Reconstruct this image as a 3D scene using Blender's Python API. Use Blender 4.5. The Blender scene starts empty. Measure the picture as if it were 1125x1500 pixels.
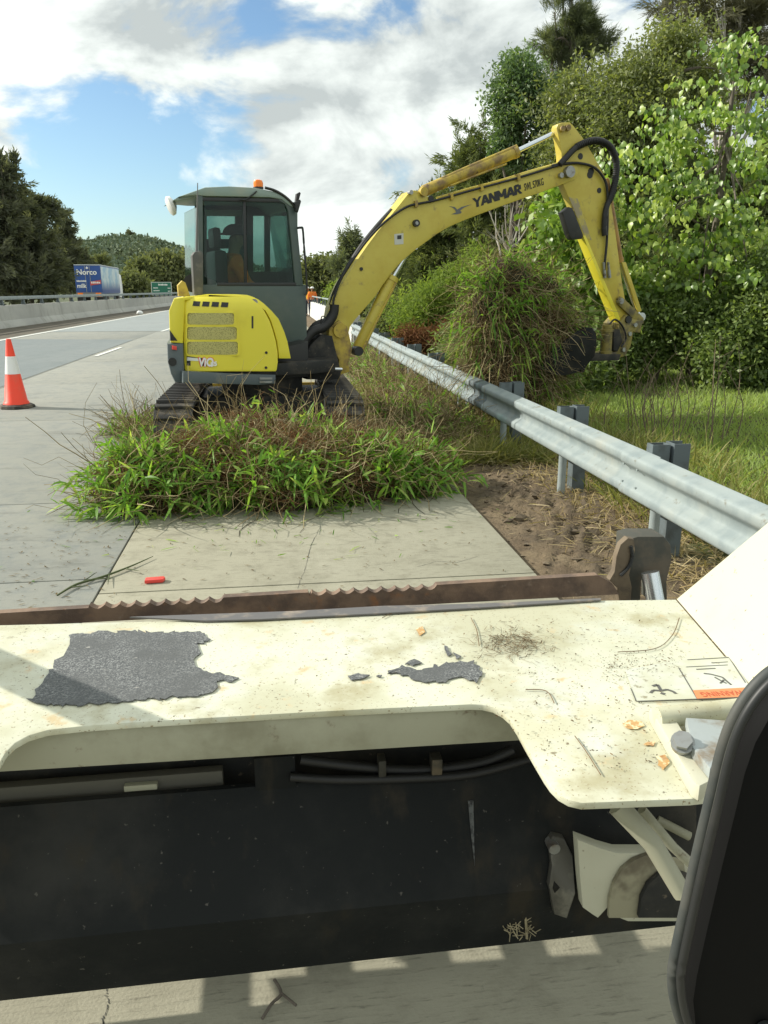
import bpy, bmesh, math, random
import numpy as np
from mathutils import Matrix, Vector, noise as mnoise
from math import radians as R

rng = np.random.default_rng(7)
random.seed(7)
scene = bpy.context.scene
C = scene.collection

# ------------------------------------------------------------------ camera
FPX, CAMH, CX, CY = 1150.0, 1.6, 562.5, 750.0
TH = math.atan(326 / FPX)
YW = math.atan(162.5 / (FPX * math.cos(TH) + 326 * math.sin(TH)))
cam_d = bpy.data.cameras.new("camera")
cam_d.sensor_fit = 'VERTICAL'
cam_d.sensor_height = 36.0
cam_d.lens = 36.0 * FPX / 1500.0
cam_d.clip_start = 0.05
cam_d.clip_end = 6000
cam = bpy.data.objects.new("camera", cam_d)
cam.location = (0, 0, CAMH)
cam.rotation_euler = (math.pi / 2 - TH, 0, -YW)
C.objects.link(cam)
scene.camera = cam

# ------------------------------------------------------------------ light
SUN_E, SUN_A = R(31), R(18.5)          # elevation; angle ahead of straight left
SUN = Vector((-math.cos(SUN_E) * math.cos(SUN_A), math.cos(SUN_E) * math.sin(SUN_A), math.sin(SUN_E)))
sd = bpy.data.lights.new("sun", 'SUN')
sd.energy = 4.4
sd.angle = R(0.55)
sd.color = (1.0, 0.95, 0.85)
so = bpy.data.objects.new("sun", sd)
so.rotation_euler = (-SUN).to_track_quat('-Z', 'Y').to_euler()
so.location = SUN * 50
C.objects.link(so)
scene.view_settings.view_transform = 'Standard'
scene.view_settings.look = 'None'
scene.view_settings.exposure = 0.36
scene.view_settings.gamma = 1.0
scene.view_settings.use_curve_mapping = False
scene.cycles.max_bounces = 9
scene.cycles.diffuse_bounces = 6
scene.cycles.transparent_max_bounces = 12
scene.cycles.use_denoising = True

# pixel of the photograph -> direction / points in the place
def ray(px, py):
    x = (px - CX) / FPX
    y = (CY - py) / FPX
    fw = math.cos(TH) + y * math.sin(TH)
    up = -math.sin(TH) + y * math.cos(TH)
    return Vector((x * math.cos(YW) + fw * math.sin(YW), -x * math.sin(YW) + fw * math.cos(YW), up))
CAMP = Vector((0, 0, CAMH))
def atY(px, py, d):
    r = ray(px, py); return CAMP + r * (d / r.y)
def atZ(px, py, z=0.0):
    r = ray(px, py); return CAMP + r * ((z - CAMH) / r.z)
def atX(px, py, x):
    r = ray(px, py); return CAMP + r * (x / r.x)

# world: Nishita sky with broken cloud
W = bpy.data.worlds.new("World")
scene.world = W
W.use_nodes = True
nt = W.node_tree
nt.nodes.clear()
def N(t, **k):
    n = nt.nodes.new(t)
    for a, b in k.items():
        setattr(n, a, b)
    return n
def Lk(a, b):
    nt.links.new(a, b)
def vmath(op, a, b=None):
    n = N('ShaderNodeVectorMath', operation=op)
    for i, v in enumerate((a, b)):
        if v is None: continue
        if hasattr(v, 'is_linked'): Lk(v, n.inputs[i])
        else: n.inputs[i].default_value = v
    return n
def fmath(op, a, b=None, c=None, clamp=False):
    n = N('ShaderNodeMath', operation=op)
    n.use_clamp = clamp
    for i, v in enumerate((a, b, c)):
        if v is None: continue
        if hasattr(v, 'is_linked'): Lk(v, n.inputs[i])
        else: n.inputs[i].default_value = v
    return n.outputs[0]
sky = N('ShaderNodeTexSky', sky_type='NISHITA')
sky.sun_disc = False
sky.sun_elevation = SUN_E
sky.sun_rotation = math.atan2(SUN.x, SUN.y)
sky.air_density = 1.0
sky.dust_density = 0.7
sky.ozone_density = 1.5
tc = N('ShaderNodeTexCoord')
dirv = vmath('NORMALIZE', tc.outputs['Generated']).outputs[0]
sep = N('ShaderNodeSeparateXYZ'); Lk(dirv, sep.inputs[0])
comb = N('ShaderNodeCombineXYZ')
Lk(sep.outputs[0], comb.inputs[0]); Lk(sep.outputs[1], comb.inputs[1]); Lk(fmath('MULTIPLY', sep.outputs[2], 1.75), comb.inputs[2])
def cloudnoise(scale, detail, off, rough=0.55, dist=0.35):
    m = N('ShaderNodeMapping'); Lk(comb.outputs[0], m.inputs[0]); m.inputs['Location'].default_value = off
    n = N('ShaderNodeTexNoise'); n.inputs['Scale'].default_value = scale
    n.inputs['Detail'].default_value = detail; n.inputs['Roughness'].default_value = rough
    n.inputs['Distortion'].default_value = dist
    Lk(m.outputs[0], n.inputs['Vector'])
    return n.outputs['Fac']
big = cloudnoise(5.2, 9, (3.1, 0.4, 0.0), 0.56)
big2 = cloudnoise(5.2, 9, (3.1 + .030, 0.4 - .012, -.050), 0.56)
cov = big
# clear gaps between the clouds, where the photograph's sky opens to blue
def gap(px, py, k, amt):
    d = vmath('DOT_PRODUCT', dirv, tuple(ray(px, py).normalized())).outputs['Value']
    e = fmath('POWER', 2.718281828, fmath('MULTIPLY', fmath('SUBTRACT', d, 1.0), k))
    return fmath('MULTIPLY', e, amt)
g = None
for a in ((190, 245, 260, .23), (320, 205, 380, .22), (120, 330, 260, .20), (30, 235, 500, .06), (378, 12, 2600, .09),
          (560, 250, 700, .05), (905, 60, 500, .10), (-250, 300, 60, .12)):
    v = gap(*a)
    g = v if g is None else fmath('ADD', g, v)
cov = fmath('SUBTRACT', fmath('ADD', cov, 0.135), g)
mr = N('ShaderNodeMapRange', interpolation_type='SMOOTHSTEP')
Lk(cov, mr.inputs['Value'])
mr.inputs['From Min'].default_value = 0.435
mr.inputs['From Max'].default_value = 0.56
soft = cloudnoise(2.6, 5, (5.2, 1.7, 0.3), 0.5)
shade = fmath('ADD', fmath('MULTIPLY', fmath('SUBTRACT', big, big2), 1.1), soft)
ms = N('ShaderNodeMapRange'); Lk(shade, ms.inputs['Value'])
ms.inputs['From Min'].default_value = 0.36; ms.inputs['From Max'].default_value = 0.60
cc = N('ShaderNodeMixRGB')
cc.inputs[1].default_value = (4.6, 5.05, 5.0, 1)
cc.inputs[2].default_value = (8.6, 9.1, 8.7, 1)
Lk(ms.outputs[0], cc.inputs[0])
skm = N('ShaderNodeMixRGB', blend_type='MULTIPLY'); skm.inputs[0].default_value = 1.0
Lk(sky.outputs[0], skm.inputs[1]); skm.inputs[2].default_value = (1.0, 1.16, 1.22, 1)
mx = N('ShaderNodeMixRGB')
Lk(mr.outputs[0], mx.inputs[0]); Lk(skm.outputs[0], mx.inputs[1]); Lk(cc.outputs[0], mx.inputs[2])
bg = N('ShaderNodeBackground'); bg.inputs['Strength'].default_value = 0.1
Lk(mx.outputs[0], bg.inputs['Color'])
wo = N('ShaderNodeOutputWorld'); Lk(bg.outputs[0], wo.inputs[0])

# ------------------------------------------------------------------ materials
MATS = {}
def newmat(name):
    m = bpy.data.materials.new(name); m.use_nodes = True
    t = m.node_tree; t.nodes.clear()
    out = t.nodes.new('ShaderNodeOutputMaterial')
    return m, t, out
def nd(t, kind, ins=None, **k):
    n = t.nodes.new(kind)
    for a, b in k.items(): setattr(n, a, b)
    for i, v in (ins or {}).items():
        if hasattr(v, 'is_linked'): t.links.new(v, n.inputs[i])
        else: n.inputs[i].default_value = v
    return n
def col(c): return (*c, 1.0) if len(c) == 3 else c
def noise_fac(t, vec, scale, detail=4, rough=0.6, lo=0.4, hi=0.6, dist=0.0):
    n = nd(t, 'ShaderNodeTexNoise', {'Vector': vec, 'Scale': scale, 'Detail': detail, 'Roughness': rough, 'Distortion': dist})
    r = nd(t, 'ShaderNodeMapRange', {'Value': n.outputs['Fac'], 'From Min': lo, 'From Max': hi}, interpolation_type='SMOOTHSTEP')
    return r.outputs[0]
def mixc(t, f, a, b):
    n = t.nodes.new('ShaderNodeMixRGB')
    for i, v in ((0, f), (1, a), (2, b)):
        if hasattr(v, 'is_linked'): t.links.new(v, n.inputs[i])
        elif i == 0: n.inputs[0].default_value = v
        else: n.inputs[i].default_value = col(v)
    return n.outputs[0]
def surf(name, base, rough=0.6, metal=0.0, layers=(), bump=(), spec=0.5, coat=0.0):
    """layers: (colour, scale, lo, hi, detail, (sx,sy,sz)); bump: (scale, strength, dist, (sx,sy,sz))"""
    if name in MATS: return MATS[name]
    m, t, out = newmat(name)
    tcn = t.nodes.new('ShaderNodeTexCoord')
    c = col(base)
    for ly in layers:
        lc, sc, lo, hi = ly[:4]
        det = ly[4] if len(ly) > 4 else 4
        st = ly[5] if len(ly) > 5 else (1, 1, 1)
        mp = nd(t, 'ShaderNodeMapping', {0: tcn.outputs['Object'], 'Scale': st, 'Location': (sc * .37, sc * .11, .2)})
        c = mixc(t, noise_fac(t, mp.outputs[0], sc, det, 0.62, lo, hi), c, lc)
    p = nd(t, 'ShaderNodeBsdfPrincipled', {'Base Color': c, 'Roughness': rough, 'Metallic': metal, 'Specular IOR Level': spec, 'Coat Weight': coat})
    nrm = None
    for b in bump:
        st = b[3] if len(b) > 3 else (1, 1, 1)
        mp = nd(t, 'ShaderNodeMapping', {0: tcn.outputs['Object'], 'Scale': st})
        n = nd(t, 'ShaderNodeTexNoise', {'Vector': mp.outputs[0], 'Scale': b[0], 'Detail': 5, 'Roughness': .6})
        bn = nd(t, 'ShaderNodeBump', {'Height': n.outputs['Fac'], 'Strength': b[1], 'Distance': b[2]})
        if nrm is not None: t.links.new(nrm, bn.inputs['Normal'])
        nrm = bn.outputs[0]
    if nrm is not None: t.links.new(nrm, p.inputs['Normal'])
    t.links.new(p.outputs[0], out.inputs[0])
    MATS[name] = m
    return m
def foliage(name, c0, c1, c2=None, trans=0.35, gloss=0.06, rough=0.45):
    if name in MATS: return MATS[name]
    m, t, out = newmat(name)
    a = nd(t, 'ShaderNodeAttribute', attribute_name='tint')
    rp = t.nodes.new('ShaderNodeValToRGB')
    rp.color_ramp.elements[0].color = col(c0); rp.color_ramp.elements[1].color = col(c2 or c1)
    if c2:
        e = rp.color_ramp.elements.new(0.5); e.color = col(c1)
    t.links.new(a.outputs['Fac'], rp.inputs[0])
    c = rp.outputs[0]
    d = nd(t, 'ShaderNodeBsdfDiffuse', {'Color': c})
    tcol = nd(t, 'ShaderNodeMixRGB', {1: c, 2: (1.25, 1.3, .55, 1)}, blend_type='MULTIPLY'); tcol.inputs[0].default_value = 1.0
    tr = nd(t, 'ShaderNodeBsdfTranslucent', {'Color': tcol.outputs[0]})
    mx1 = nd(t, 'ShaderNodeMixShader', {0: trans, 1: d.outputs[0], 2: tr.outputs[0]})
    if gloss > 0:
        gl = nd(t, 'ShaderNodeBsdfGlossy', {'Color': (1, 1, 1, 1), 'Roughness': rough})
        mx1 = nd(t, 'ShaderNodeMixShader', {0: gloss, 1: mx1.outputs[0], 2: gl.outputs[0]})
    t.links.new(mx1.outputs[0], out.inputs[0])
    MATS[name] = m
    return m
def glassmat(name, tint, refl=0.09):
    if name in MATS: return MATS[name]
    m, t, out = newmat(name)
    tr = nd(t, 'ShaderNodeBsdfTransparent', {'Color': col(tint)})
    gl = nd(t, 'ShaderNodeBsdfGlossy', {'Color': (1, 1, 1, 1), 'Roughness': 0.03})
    fr = nd(t, 'ShaderNodeFresnel', {'IOR': 1.45})
    fa = nd(t, 'ShaderNodeMath', {0: fr.outputs[0], 1: .55}, operation='MULTIPLY')
    a = nd(t, 'ShaderNodeMixShader', {0: fa.outputs[0], 1: tr.outputs[0], 2: gl.outputs[0]})
    t.links.new(a.outputs[0], out.inputs[0])
    MATS[name] = m
    return m

YEL = surf('yellow_paint', (.56, .465, .075), .42, layers=[((.50, .38, .05), 3.0, .40, .7), ((.26, .19, .07), 9.0, .56, .76, 8), ((.10, .07, .04), 26.0, .69, .76, 6)], bump=[(60, .05, .01)])
YELC = surf('yellow_cowl', (.80, .70, .055), .35, layers=[((.70, .60, .05), 2.2, .5, .8), ((.42, .36, .12), 14.0, .68, .85, 8)])
YELD = surf('yellow_worn', (.50, .37, .05), .55, layers=[((.22, .145, .06), 6.0, .42, .66, 8), ((.10, .07, .045), 16.0, .58, .72, 7)], bump=[(40, .15, .01)])
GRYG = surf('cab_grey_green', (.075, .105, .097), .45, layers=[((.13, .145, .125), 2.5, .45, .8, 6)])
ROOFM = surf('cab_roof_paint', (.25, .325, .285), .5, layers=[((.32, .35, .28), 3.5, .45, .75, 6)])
CWT = surf('counterweight_grey', (.10, .125, .135), .45, layers=[((.2, .2, .17), 6, .5, .8, 6)])
BLK = surf('black_plastic', (.018, .019, .019), .5, layers=[((.05, .048, .042), 6, .5, .8, 6)])
BLKG = surf('black_trim', (.02, .022, .022), .35)
RUB = surf('track_rubber', (.035, .034, .032), .85, layers=[((.16, .135, .10), 7, .45, .7, 6)], bump=[(50, .3, .01)])
YELG = surf('greasy_yellow', (.26, .21, .05), .5, layers=[((.09, .075, .04), 7, .40, .62, 8), ((.40, .33, .06), 4, .55, .72, 6)], bump=[(30, .25, .01)])
HOSE = surf('hose_rubber', (.014, .014, .014), .55)
CHR = surf('chrome', (.72, .76, .8), .22, .9)
STEEL = surf('bare_steel', (.34, .35, .34), .45, .7, layers=[((.16, .12, .09), 14, .5, .75, 6)])
DSTEEL = surf('dark_steel', (.028, .029, .028), .65, .1, spec=.25, layers=[((.085, .075, .06), 5, .45, .75, 8), ((.12, .10, .075), 40, .62, .72, 4)], bump=[(30, .15, .01)])
BSTEEL = surf('bucket_steel', (.012, .0135, .0135), .7, .0, spec=.15, layers=[((.034, .034, .031), 2.2, .42, .72, 8), ((.035, .03, .022), 8, .52, .72, 8, (1, 1, .3)), ((.085, .08, .07), 70, .68, .74, 3)], bump=[(22, .15, .01)])
RUST = surf('rusty_steel', (.235, .16, .11), .8, .05, layers=[((.12, .085, .065), 7, .4, .62, 8), ((.30, .14, .06), 10, .58, .72, 8), ((.26, .2, .15), 30, .62, .75, 5)], bump=[(45, .35, .008)])
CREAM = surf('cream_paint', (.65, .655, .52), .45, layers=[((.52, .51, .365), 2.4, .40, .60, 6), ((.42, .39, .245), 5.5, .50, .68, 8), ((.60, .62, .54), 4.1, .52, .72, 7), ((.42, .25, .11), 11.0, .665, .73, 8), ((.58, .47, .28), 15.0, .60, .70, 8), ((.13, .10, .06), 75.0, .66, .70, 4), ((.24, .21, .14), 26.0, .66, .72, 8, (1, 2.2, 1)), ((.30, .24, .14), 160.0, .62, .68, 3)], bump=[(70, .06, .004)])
CREAMD = surf('cream_shaded', (.36, .355, .26), .6, layers=[((.22, .21, .14), 4, .42, .7, 8), ((.14, .1, .06), 20, .62, .74, 7)])  # cream paint darkened in its colour for the shade under the plate
CREAMB = surf('cream_arm_paint', (.54, .53, .41), .5, layers=[((.49, .475, .35), 3, .45, .7, 6), ((.2, .16, .1), 70, .67, .72, 4), ((.25, .2, .13), 30, .70, .75, 5)])
GALV = surf('galvanised_steel', (.29, .335, .33), .6, .1, layers=[((.225, .27, .275), 5, .42, .66, 7), ((.34, .355, .315), 2, .5, .8, 5), ((.17, .165, .13), 14, .60, .74, 8)], bump=[(90, .06, .004)])
GALVD = surf('shaded_galvanised', (.125, .155, .165), .6, .1, layers=[((.085, .10, .10), 8, .45, .7, 6)])  # darker galvanised, shadow side of the posts put into its colour
CONC = surf('parapet_concrete', (.46, .46, .415), .85, layers=[((.37, .37, .34), .5, .4, .65, 8, (1, .35, 1)), ((.30, .295, .26), 1.1, .52, .72, 8, (1, 1, .25))], bump=[(30, .12, .01)])
WHITEP = surf('white_line_paint', (.74, .75, .70), .7, layers=[((.52, .52, .47), 5, .5, .72, 8)])
LINER = surf('orange_cone_plastic', (.93, .06, .02), .45, layers=[((.78, .10, .05), 5, .5, .75, 5)])
REFL = surf('reflective_collar', (.82, .82, .80), .35, layers=[((.66, .65, .62), 9, .5, .75, 5)])
ORANGE = surf('orange_lens', (.95, .23, .02), .25)
REDP = surf('red_plastic', (.75, .07, .055), .35, layers=[((.55, .08, .06), 20, .5, .7)])
WHITEM = surf('white_plastic', (.78, .79, .76), .35)
GLASS = glassmat('tinted_glass', (.58, .70, .67))
BARK = surf('bark', (.16, .135, .105), .9, layers=[((.07, .058, .045), 5, .4, .65, 6, (1, 1, .2))], bump=[(14, .5, .03, (1, 1, .25))])
BARKP = surf('pale_bark', (.42, .39, .33), .85, layers=[((.24, .21, .17), 4, .45, .65, 6, (1, 1, .3))])
SKIN = surf('skin', (.36, .20, .13), .6)
HIVIS = surf('hi_vis_orange', (.85, .20, .03), .8, layers=[((.95, .40, .08), 6, .5, .7)])
NAVY = surf('navy_cloth', (.02, .024, .04), .85)
HAIRM = surf('dark_hair', (.02, .016, .012), .7)

def road_mat(name, base, dark, light, broom, stain, grooves=True):
    m, t, out = newmat(name)
    g_ = t.nodes.new('ShaderNodeNewGeometry')
    pos = g_.outputs['Position']
    c = col(base)
    def st(scale): return nd(t, 'ShaderNodeMapping', {0: pos, 'Scale': scale}).outputs[0]
    c = mixc(t, noise_fac(t, st((.35, .16, 1)), 1.0, 7, .6, .38, .68), c, light)
    f = noise_fac(t, st((1.1, .35, 1)), 1.0, 8, .65, .48, .75)
    c = mixc(t, f, c, stain)
    f2 = nd(t, 'ShaderNodeMath', {0: noise_fac(t, st((9, 75, 1)), 1.0, 4, .75, .54, .70), 1: broom}, operation='MULTIPLY').outputs[0]
    c = mixc(t, noise_fac(t, st((5, 5, 1)), 1.0, 8, .75, .45, .70), c, stain)
    c = mixc(t, noise_fac(t, st((.7, 2.0, 1)), 1.3, 9, .7, .56, .72), c, dark)
    c = mixc(t, f2, c, dark)
    f3 = noise_fac(t, st((26, 26, 1)), 1.0, 3, .6, .68, .76)
    f3 = nd(t, 'ShaderNodeMath', {0: f3, 1: .55}, operation='MULTIPLY').outputs[0]
    c = mixc(t, f3, c, dark)
    p = nd(t, 'ShaderNodeBsdfPrincipled', {'Base Color': c, 'Roughness': .85, 'Specular IOR Level': .3})
    n1 = nd(t, 'ShaderNodeTexNoise', {'Vector': st((9, 75, 1)), 'Scale': 1.0, 'Detail': 4})
    b1 = nd(t, 'ShaderNodeBump', {'Height': n1.outputs['Fac'], 'Strength': .35 if grooves else .05, 'Distance': .01})
    n2 = nd(t, 'ShaderNodeTexNoise', {'Vector': st((120, 120, 1)), 'Scale': 1.0, 'Detail': 3})
    b2 = nd(t, 'ShaderNodeBump', {'Height': n2.outputs['Fac'], 'Strength': .3, 'Distance': .006, 'Normal': b1.outputs[0]})
    t.links.new(b2.outputs[0], p.inputs['Normal'])
    t.links.new(p.outputs[0], out.inputs[0])
    MATS[name] = m
    return m
SLAB = road_mat('shoulder_concrete', (.315, .30, .225), (.17, .16, .12), (.375, .36, .28), .85, (.255, .242, .18))
LANE = road_mat('lane_concrete', (.272, .275, .242), (.175, .178, .158), (.31, .308, .265), .4, (.215, .228, .215), False)
ASPH = road_mat('grey_patch', (.20, .225, .225), (.14, .155, .155), (.225, .245, .24), .3, (.175, .2, .2), False)

# ------------------------------------------------------------------ builders
def tag(o, label=None, cat=None, group=None, kind=None):
    if label: o['label'] = label
    if cat: o['category'] = cat
    if group: o['group'] = group
    if kind: o['kind'] = kind
    return o
MW = {}
def thing(name, label, cat, loc=(0, 0, 0), rotz=0.0, group=None):
    o = bpy.data.objects.new(name, None)
    o.empty_display_size = 0.2
    o.location = loc; o.rotation_euler = (0, 0, rotz)
    C.objects.link(o)
    MW[o] = Matrix.Translation(Vector(loc)) @ Matrix.Rotation(rotz, 4, 'Z')
    return tag(o, label, cat, group)
def frame_of(o):
    while o is not None:
        if o in MW: return MW[o]
        o = o.parent
    return Matrix.Identity(4)
def link(name, me, parent=None, mat=None, loc=None, rot=None):
    o = bpy.data.objects.new(name, me)
    if mat is not None and hasattr(me, 'materials') and len(me.materials) == 0: me.materials.append(mat)
    C.objects.link(o)
    if parent is not None: o.parent = parent
    if loc is not None: o.location = loc
    if rot is not None: o.rotation_euler = rot
    return o
def finish(me, smooth=None):
    if smooth is not None:
        me.polygons.foreach_set('use_smooth', [True] * len(me.polygons))
        me.set_sharp_from_angle(angle=R(smooth))
    me.update()
class MB:
    """collects boxes, prisms and tubes into one mesh"""
    def __init__(s): s.bm = bmesh.new()
    def prism(s, pts, d, bev=0.0):
        """pts: closed loop of 3-D points, extruded by vector d"""
        d = Vector(d)
        a = [s.bm.verts.new(p) for p in pts]
        b = [s.bm.verts.new(Vector(p) + d) for p in pts]
        n = len(a)
        fs = [s.bm.faces.new(a), s.bm.faces.new(b[::-1])]
        for i in range(n):
            fs.append(s.bm.faces.new((a[i], b[i], b[(i + 1) % n], a[(i + 1) % n])))
        bmesh.ops.recalc_face_normals(s.bm, faces=fs)
        if bev:
            es = {e for f in fs[:2] for e in f.edges}
            bmesh.ops.bevel(s.bm, geom=list(es), offset=bev, segments=2, profile=.6, affect='EDGES', clamp_overlap=True)
        return s
    def box(s, a, b, bev=0.0, M=None):
        x0, y0, z0 = a; x1, y1, z1 = b
        before = set(s.bm.verts)
        v = [s.bm.verts.new(p) for p in ((x0, y0, z0), (x1, y0, z0), (x1, y1, z0), (x0, y1, z0), (x0, y0, z1), (x1, y0, z1), (x1, y1, z1), (x0, y1, z1))]
        fs = [s.bm.faces.new([v[i] for i in q]) for q in ((3, 2, 1, 0), (4, 5, 6, 7), (0, 1, 5, 4), (1, 2, 6, 5), (2, 3, 7, 6), (3, 0, 4, 7))]
        if bev:
            bmesh.ops.bevel(s.bm, geom=list({e for f in fs for e in f.edges}), offset=bev, segments=2, profile=.6, affect='EDGES', clamp_overlap=True)
        if M is not None:
            for q in s.bm.verts:
                if q not in before: q.co = M @ q.co
        return s
    def tube(s, pts, r, n=8, cap=True, curve=False):
        P = [Vector(p) for p in pts]
        rr = list(r) if hasattr(r, '__len__') else [r] * len(P)
        if curve and len(P) > 2:
            Q, q = [], []
            for i in range(len(P) - 1):
                p0 = P[max(i - 1, 0)]; p1 = P[i]; p2 = P[i + 1]; p3 = P[min(i + 2, len(P) - 1)]
                for k in range(5):
                    t = k / 5
                    Q.append(.5 * ((2 * p1) + (p2 - p0) * t + (2 * p0 - 5 * p1 + 4 * p2 - p3) * t * t + (3 * p1 - p0 - 3 * p2 + p3) * t ** 3))
                    q.append(rr[i] * (1 - t) + rr[i + 1] * t)
            Q.append(P[-1]); q.append(rr[-1]); P, rr = Q, q
        rings = []
        up = Vector((0, 0, 1))
        for i, p in enumerate(P):
            t = (P[min(i + 1, len(P) - 1)] - P[max(i - 1, 0)])
            if t.length < 1e-9: t = Vector((0, 0, 1))
            t.normalize()
            x = t.cross(up)
            if x.length < .05: x = t.cross(Vector((0.3, 1, 0)))
            x.normalize(); y = t.cross(x).normalized()
            if rings and x.dot(px_) < 0: x = -x; y = -y
            px_ = x
            rings.append([s.bm.verts.new(p + (x * math.cos(2 * math.pi * k / n) + y * math.sin(2 * math.pi * k / n)) * rr[i]) for k in range(n)])
        fs = []
        for a, b in zip(rings, rings[1:]):
            for k in range(n):
                fs.append(s.bm.faces.new((a[k], a[(k + 1) % n], b[(k + 1) % n], b[k])))
        if cap:
            fs.append(s.bm.faces.new(rings[0][::-1])); fs.append(s.bm.faces.new(rings[-1]))
        bmesh.ops.recalc_face_normals(s.bm, faces=fs)
        return s
    def quad(s, pts):
        s.bm.faces.new([s.bm.verts.new(p) for p in pts]); return s
    def build(s, name, mat, parent=None, smooth=35, world=False, label=None, kind=None):
        if world and parent is not None:
            s.bm.transform(frame_of(parent).inverted())
        me = bpy.data.meshes.new(name)
        s.bm.to_mesh(me); s.bm.free()
        finish(me, smooth)
        o = link(name, me, parent, mat)
        if label: o['label'] = label
        if kind: o['kind'] = kind
        return o
def np_mesh(name, V, F, tint=None):
    V = np.asarray(V, np.float32); F = np.asarray(F, np.int32)
    me = bpy.data.meshes.new(name)
    me.vertices.add(len(V)); me.vertices.foreach_set('co', V.ravel())
    k = F.shape[1]
    me.loops.add(F.size); me.loops.foreach_set('vertex_index', F.ravel())
    me.polygons.add(len(F)); me.polygons.foreach_set('loop_start', np.arange(0, F.size, k, dtype=np.int32))
    if tint is not None:
        at = me.attributes.new('tint', 'FLOAT', 'POINT'); at.data.foreach_set('value', np.asarray(tint, np.float32))
    me.update(calc_edges=True)
    return me
def unit(a): return a / np.maximum(np.linalg.norm(a, axis=-1, keepdims=True), 1e-9)
def rnd_dirs(n): return unit(rng.normal(size=(n, 3)))
def leaf_arrays(P, D, L, Wd, up=None):
    """one pointed quad per leaf: P base, D direction, L length, Wd width"""
    n = len(P)
    S = unit(np.cross(D, rnd_dirs(n) if up is None else up))
    L = np.broadcast_to(L, n)[:, None]; Wd = np.broadcast_to(Wd, n)[:, None]
    V = np.empty((n, 4, 3)); V[:, 0] = P; V[:, 1] = P + D * L * .45 + S * Wd * .5
    V[:, 2] = P + D * L; V[:, 3] = P + D * L * .45 - S * Wd * .5
    F = np.arange(n * 4).reshape(n, 4)
    return V.reshape(-1, 3), F
def blade_arrays(P, D, L, Wd, bend):
    """grass blades: three segments bending towards the ground"""
    n = len(P)
    S = unit(np.cross(D, np.array([0, 0, 1.0]) + rng.normal(size=(n, 3)) * .5))
    L = np.broadcast_to(L, n)[:, None]; Wd = np.broadcast_to(Wd, n)[:, None]; bend = np.broadcast_to(bend, n)[:, None]
    V = np.empty((n, 8, 3))
    for i, (t, w) in enumerate(((0, .55), (.35, 1), (.7, .75), (1, .06))):
        c = P + D * L * t + np.array([0, 0, -1.0]) * bend * L * t * t
        V[:, 2 * i] = c + S * Wd * w * .5; V[:, 2 * i + 1] = c - S * Wd * w * .5
    b = (np.arange(n) * 8)[:, None]
    F = np.concatenate([b + np.array([[0, 1, 3, 2]]), b + np.array([[2, 3, 5, 4]]), b + np.array([[4, 5, 7, 6]])])
    return V.reshape(-1, 3), F
def stalk_arrays(P, D, L, r, wob):
    """thin three-sided crooked stalks of 5 nodes"""
    n = len(P); k = 5
    pts = np.empty((n, k, 3)); pts[:, 0] = P; d = D.copy()
    L = np.broadcast_to(L, n)[:, None]
    for i in range(1, k):
        d = unit(d + rng.normal(size=(n, 3)) * wob)
        pts[:, i] = pts[:, i - 1] + d * L / (k - 1)
    a = unit(np.cross(D, rnd_dirs(n))); b = unit(np.cross(D, a))
    r = np.broadcast_to(r, n)[:, None]
    V = np.empty((n, k, 3, 3))
    for i in range(k):
        w = r * (1 - .5 * i / (k - 1))
        for j in range(3):
            an = 2 * math.pi * j / 3
            V[:, i, j] = pts[:, i] + (a * math.cos(an) + b * math.sin(an)) * w
    base = (np.arange(n) * k * 3)[:, None]
    F = []
    for i in range(k - 1):
        for j in range(3):
            F.append(base + np.array([[i * 3 + j, i * 3 + (j + 1) % 3, (i + 1) * 3 + (j + 1) % 3, (i + 1) * 3 + j]]))
    return V.reshape(-1, 3), np.concatenate(F)
def mass(name, parts, mat, parent=None, tints=None, kind='stuff'):
    """joins (V, F, tint per element) arrays into one object"""
    Vs, Fs, Ts, off = [], [], [], 0
    for V, F, t in parts:
        k = len(V) // len(t)
        Vs.append(V); Fs.append(F + off); Ts.append(np.repeat(t, k)); off += len(V)
    V = np.concatenate(Vs)
    if parent is not None:
        M = np.array(frame_of(parent).inverted())
        V = V @ M[:3, :3].T + M[:3, 3]
    me = np_mesh(name, V, np.concatenate(Fs), np.concatenate(Ts))
    o = link(name, me, parent, mat)
    if kind: o['kind'] = kind
    return o
def text(name, body, parent, mat, loc, xdir, ydir, size, ext=.0015, bold=0.0, shear=0.0, width=None, align='LEFT'):
    cu = bpy.data.curves.new(name, 'FONT')
    cu.body = body; cu.size = size; cu.extrude = ext; cu.offset = bold; cu.shear = shear
    cu.align_x = align; cu.resolution_u = 3
    o = link(name, cu, parent)
    x = Vector(xdir).normalized(); y = Vector(ydir); y = (y - x * y.dot(x)).normalized(); z = x.cross(y)
    sx = 1.0
    bpy.context.view_layer.update()
    me = bpy.data.meshes.new_from_object(o.evaluated_get(bpy.context.evaluated_depsgraph_get()))
    bpy.data.objects.remove(o); bpy.data.curves.remove(cu)
    me.name = name; me.materials.clear()
    xsz = [v.co.x for v in me.vertices]
    if width and xsz: sx = width / (max(xsz) - min(xsz))
    o = link(name, me, parent, mat)
    M = Matrix(((x.x * sx, y.x, z.x, loc[0]), (x.y * sx, y.y, z.y, loc[1]), (x.z * sx, y.z, z.z, loc[2]), (0, 0, 0, 1)))
    o.matrix_local = M
    return o
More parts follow.
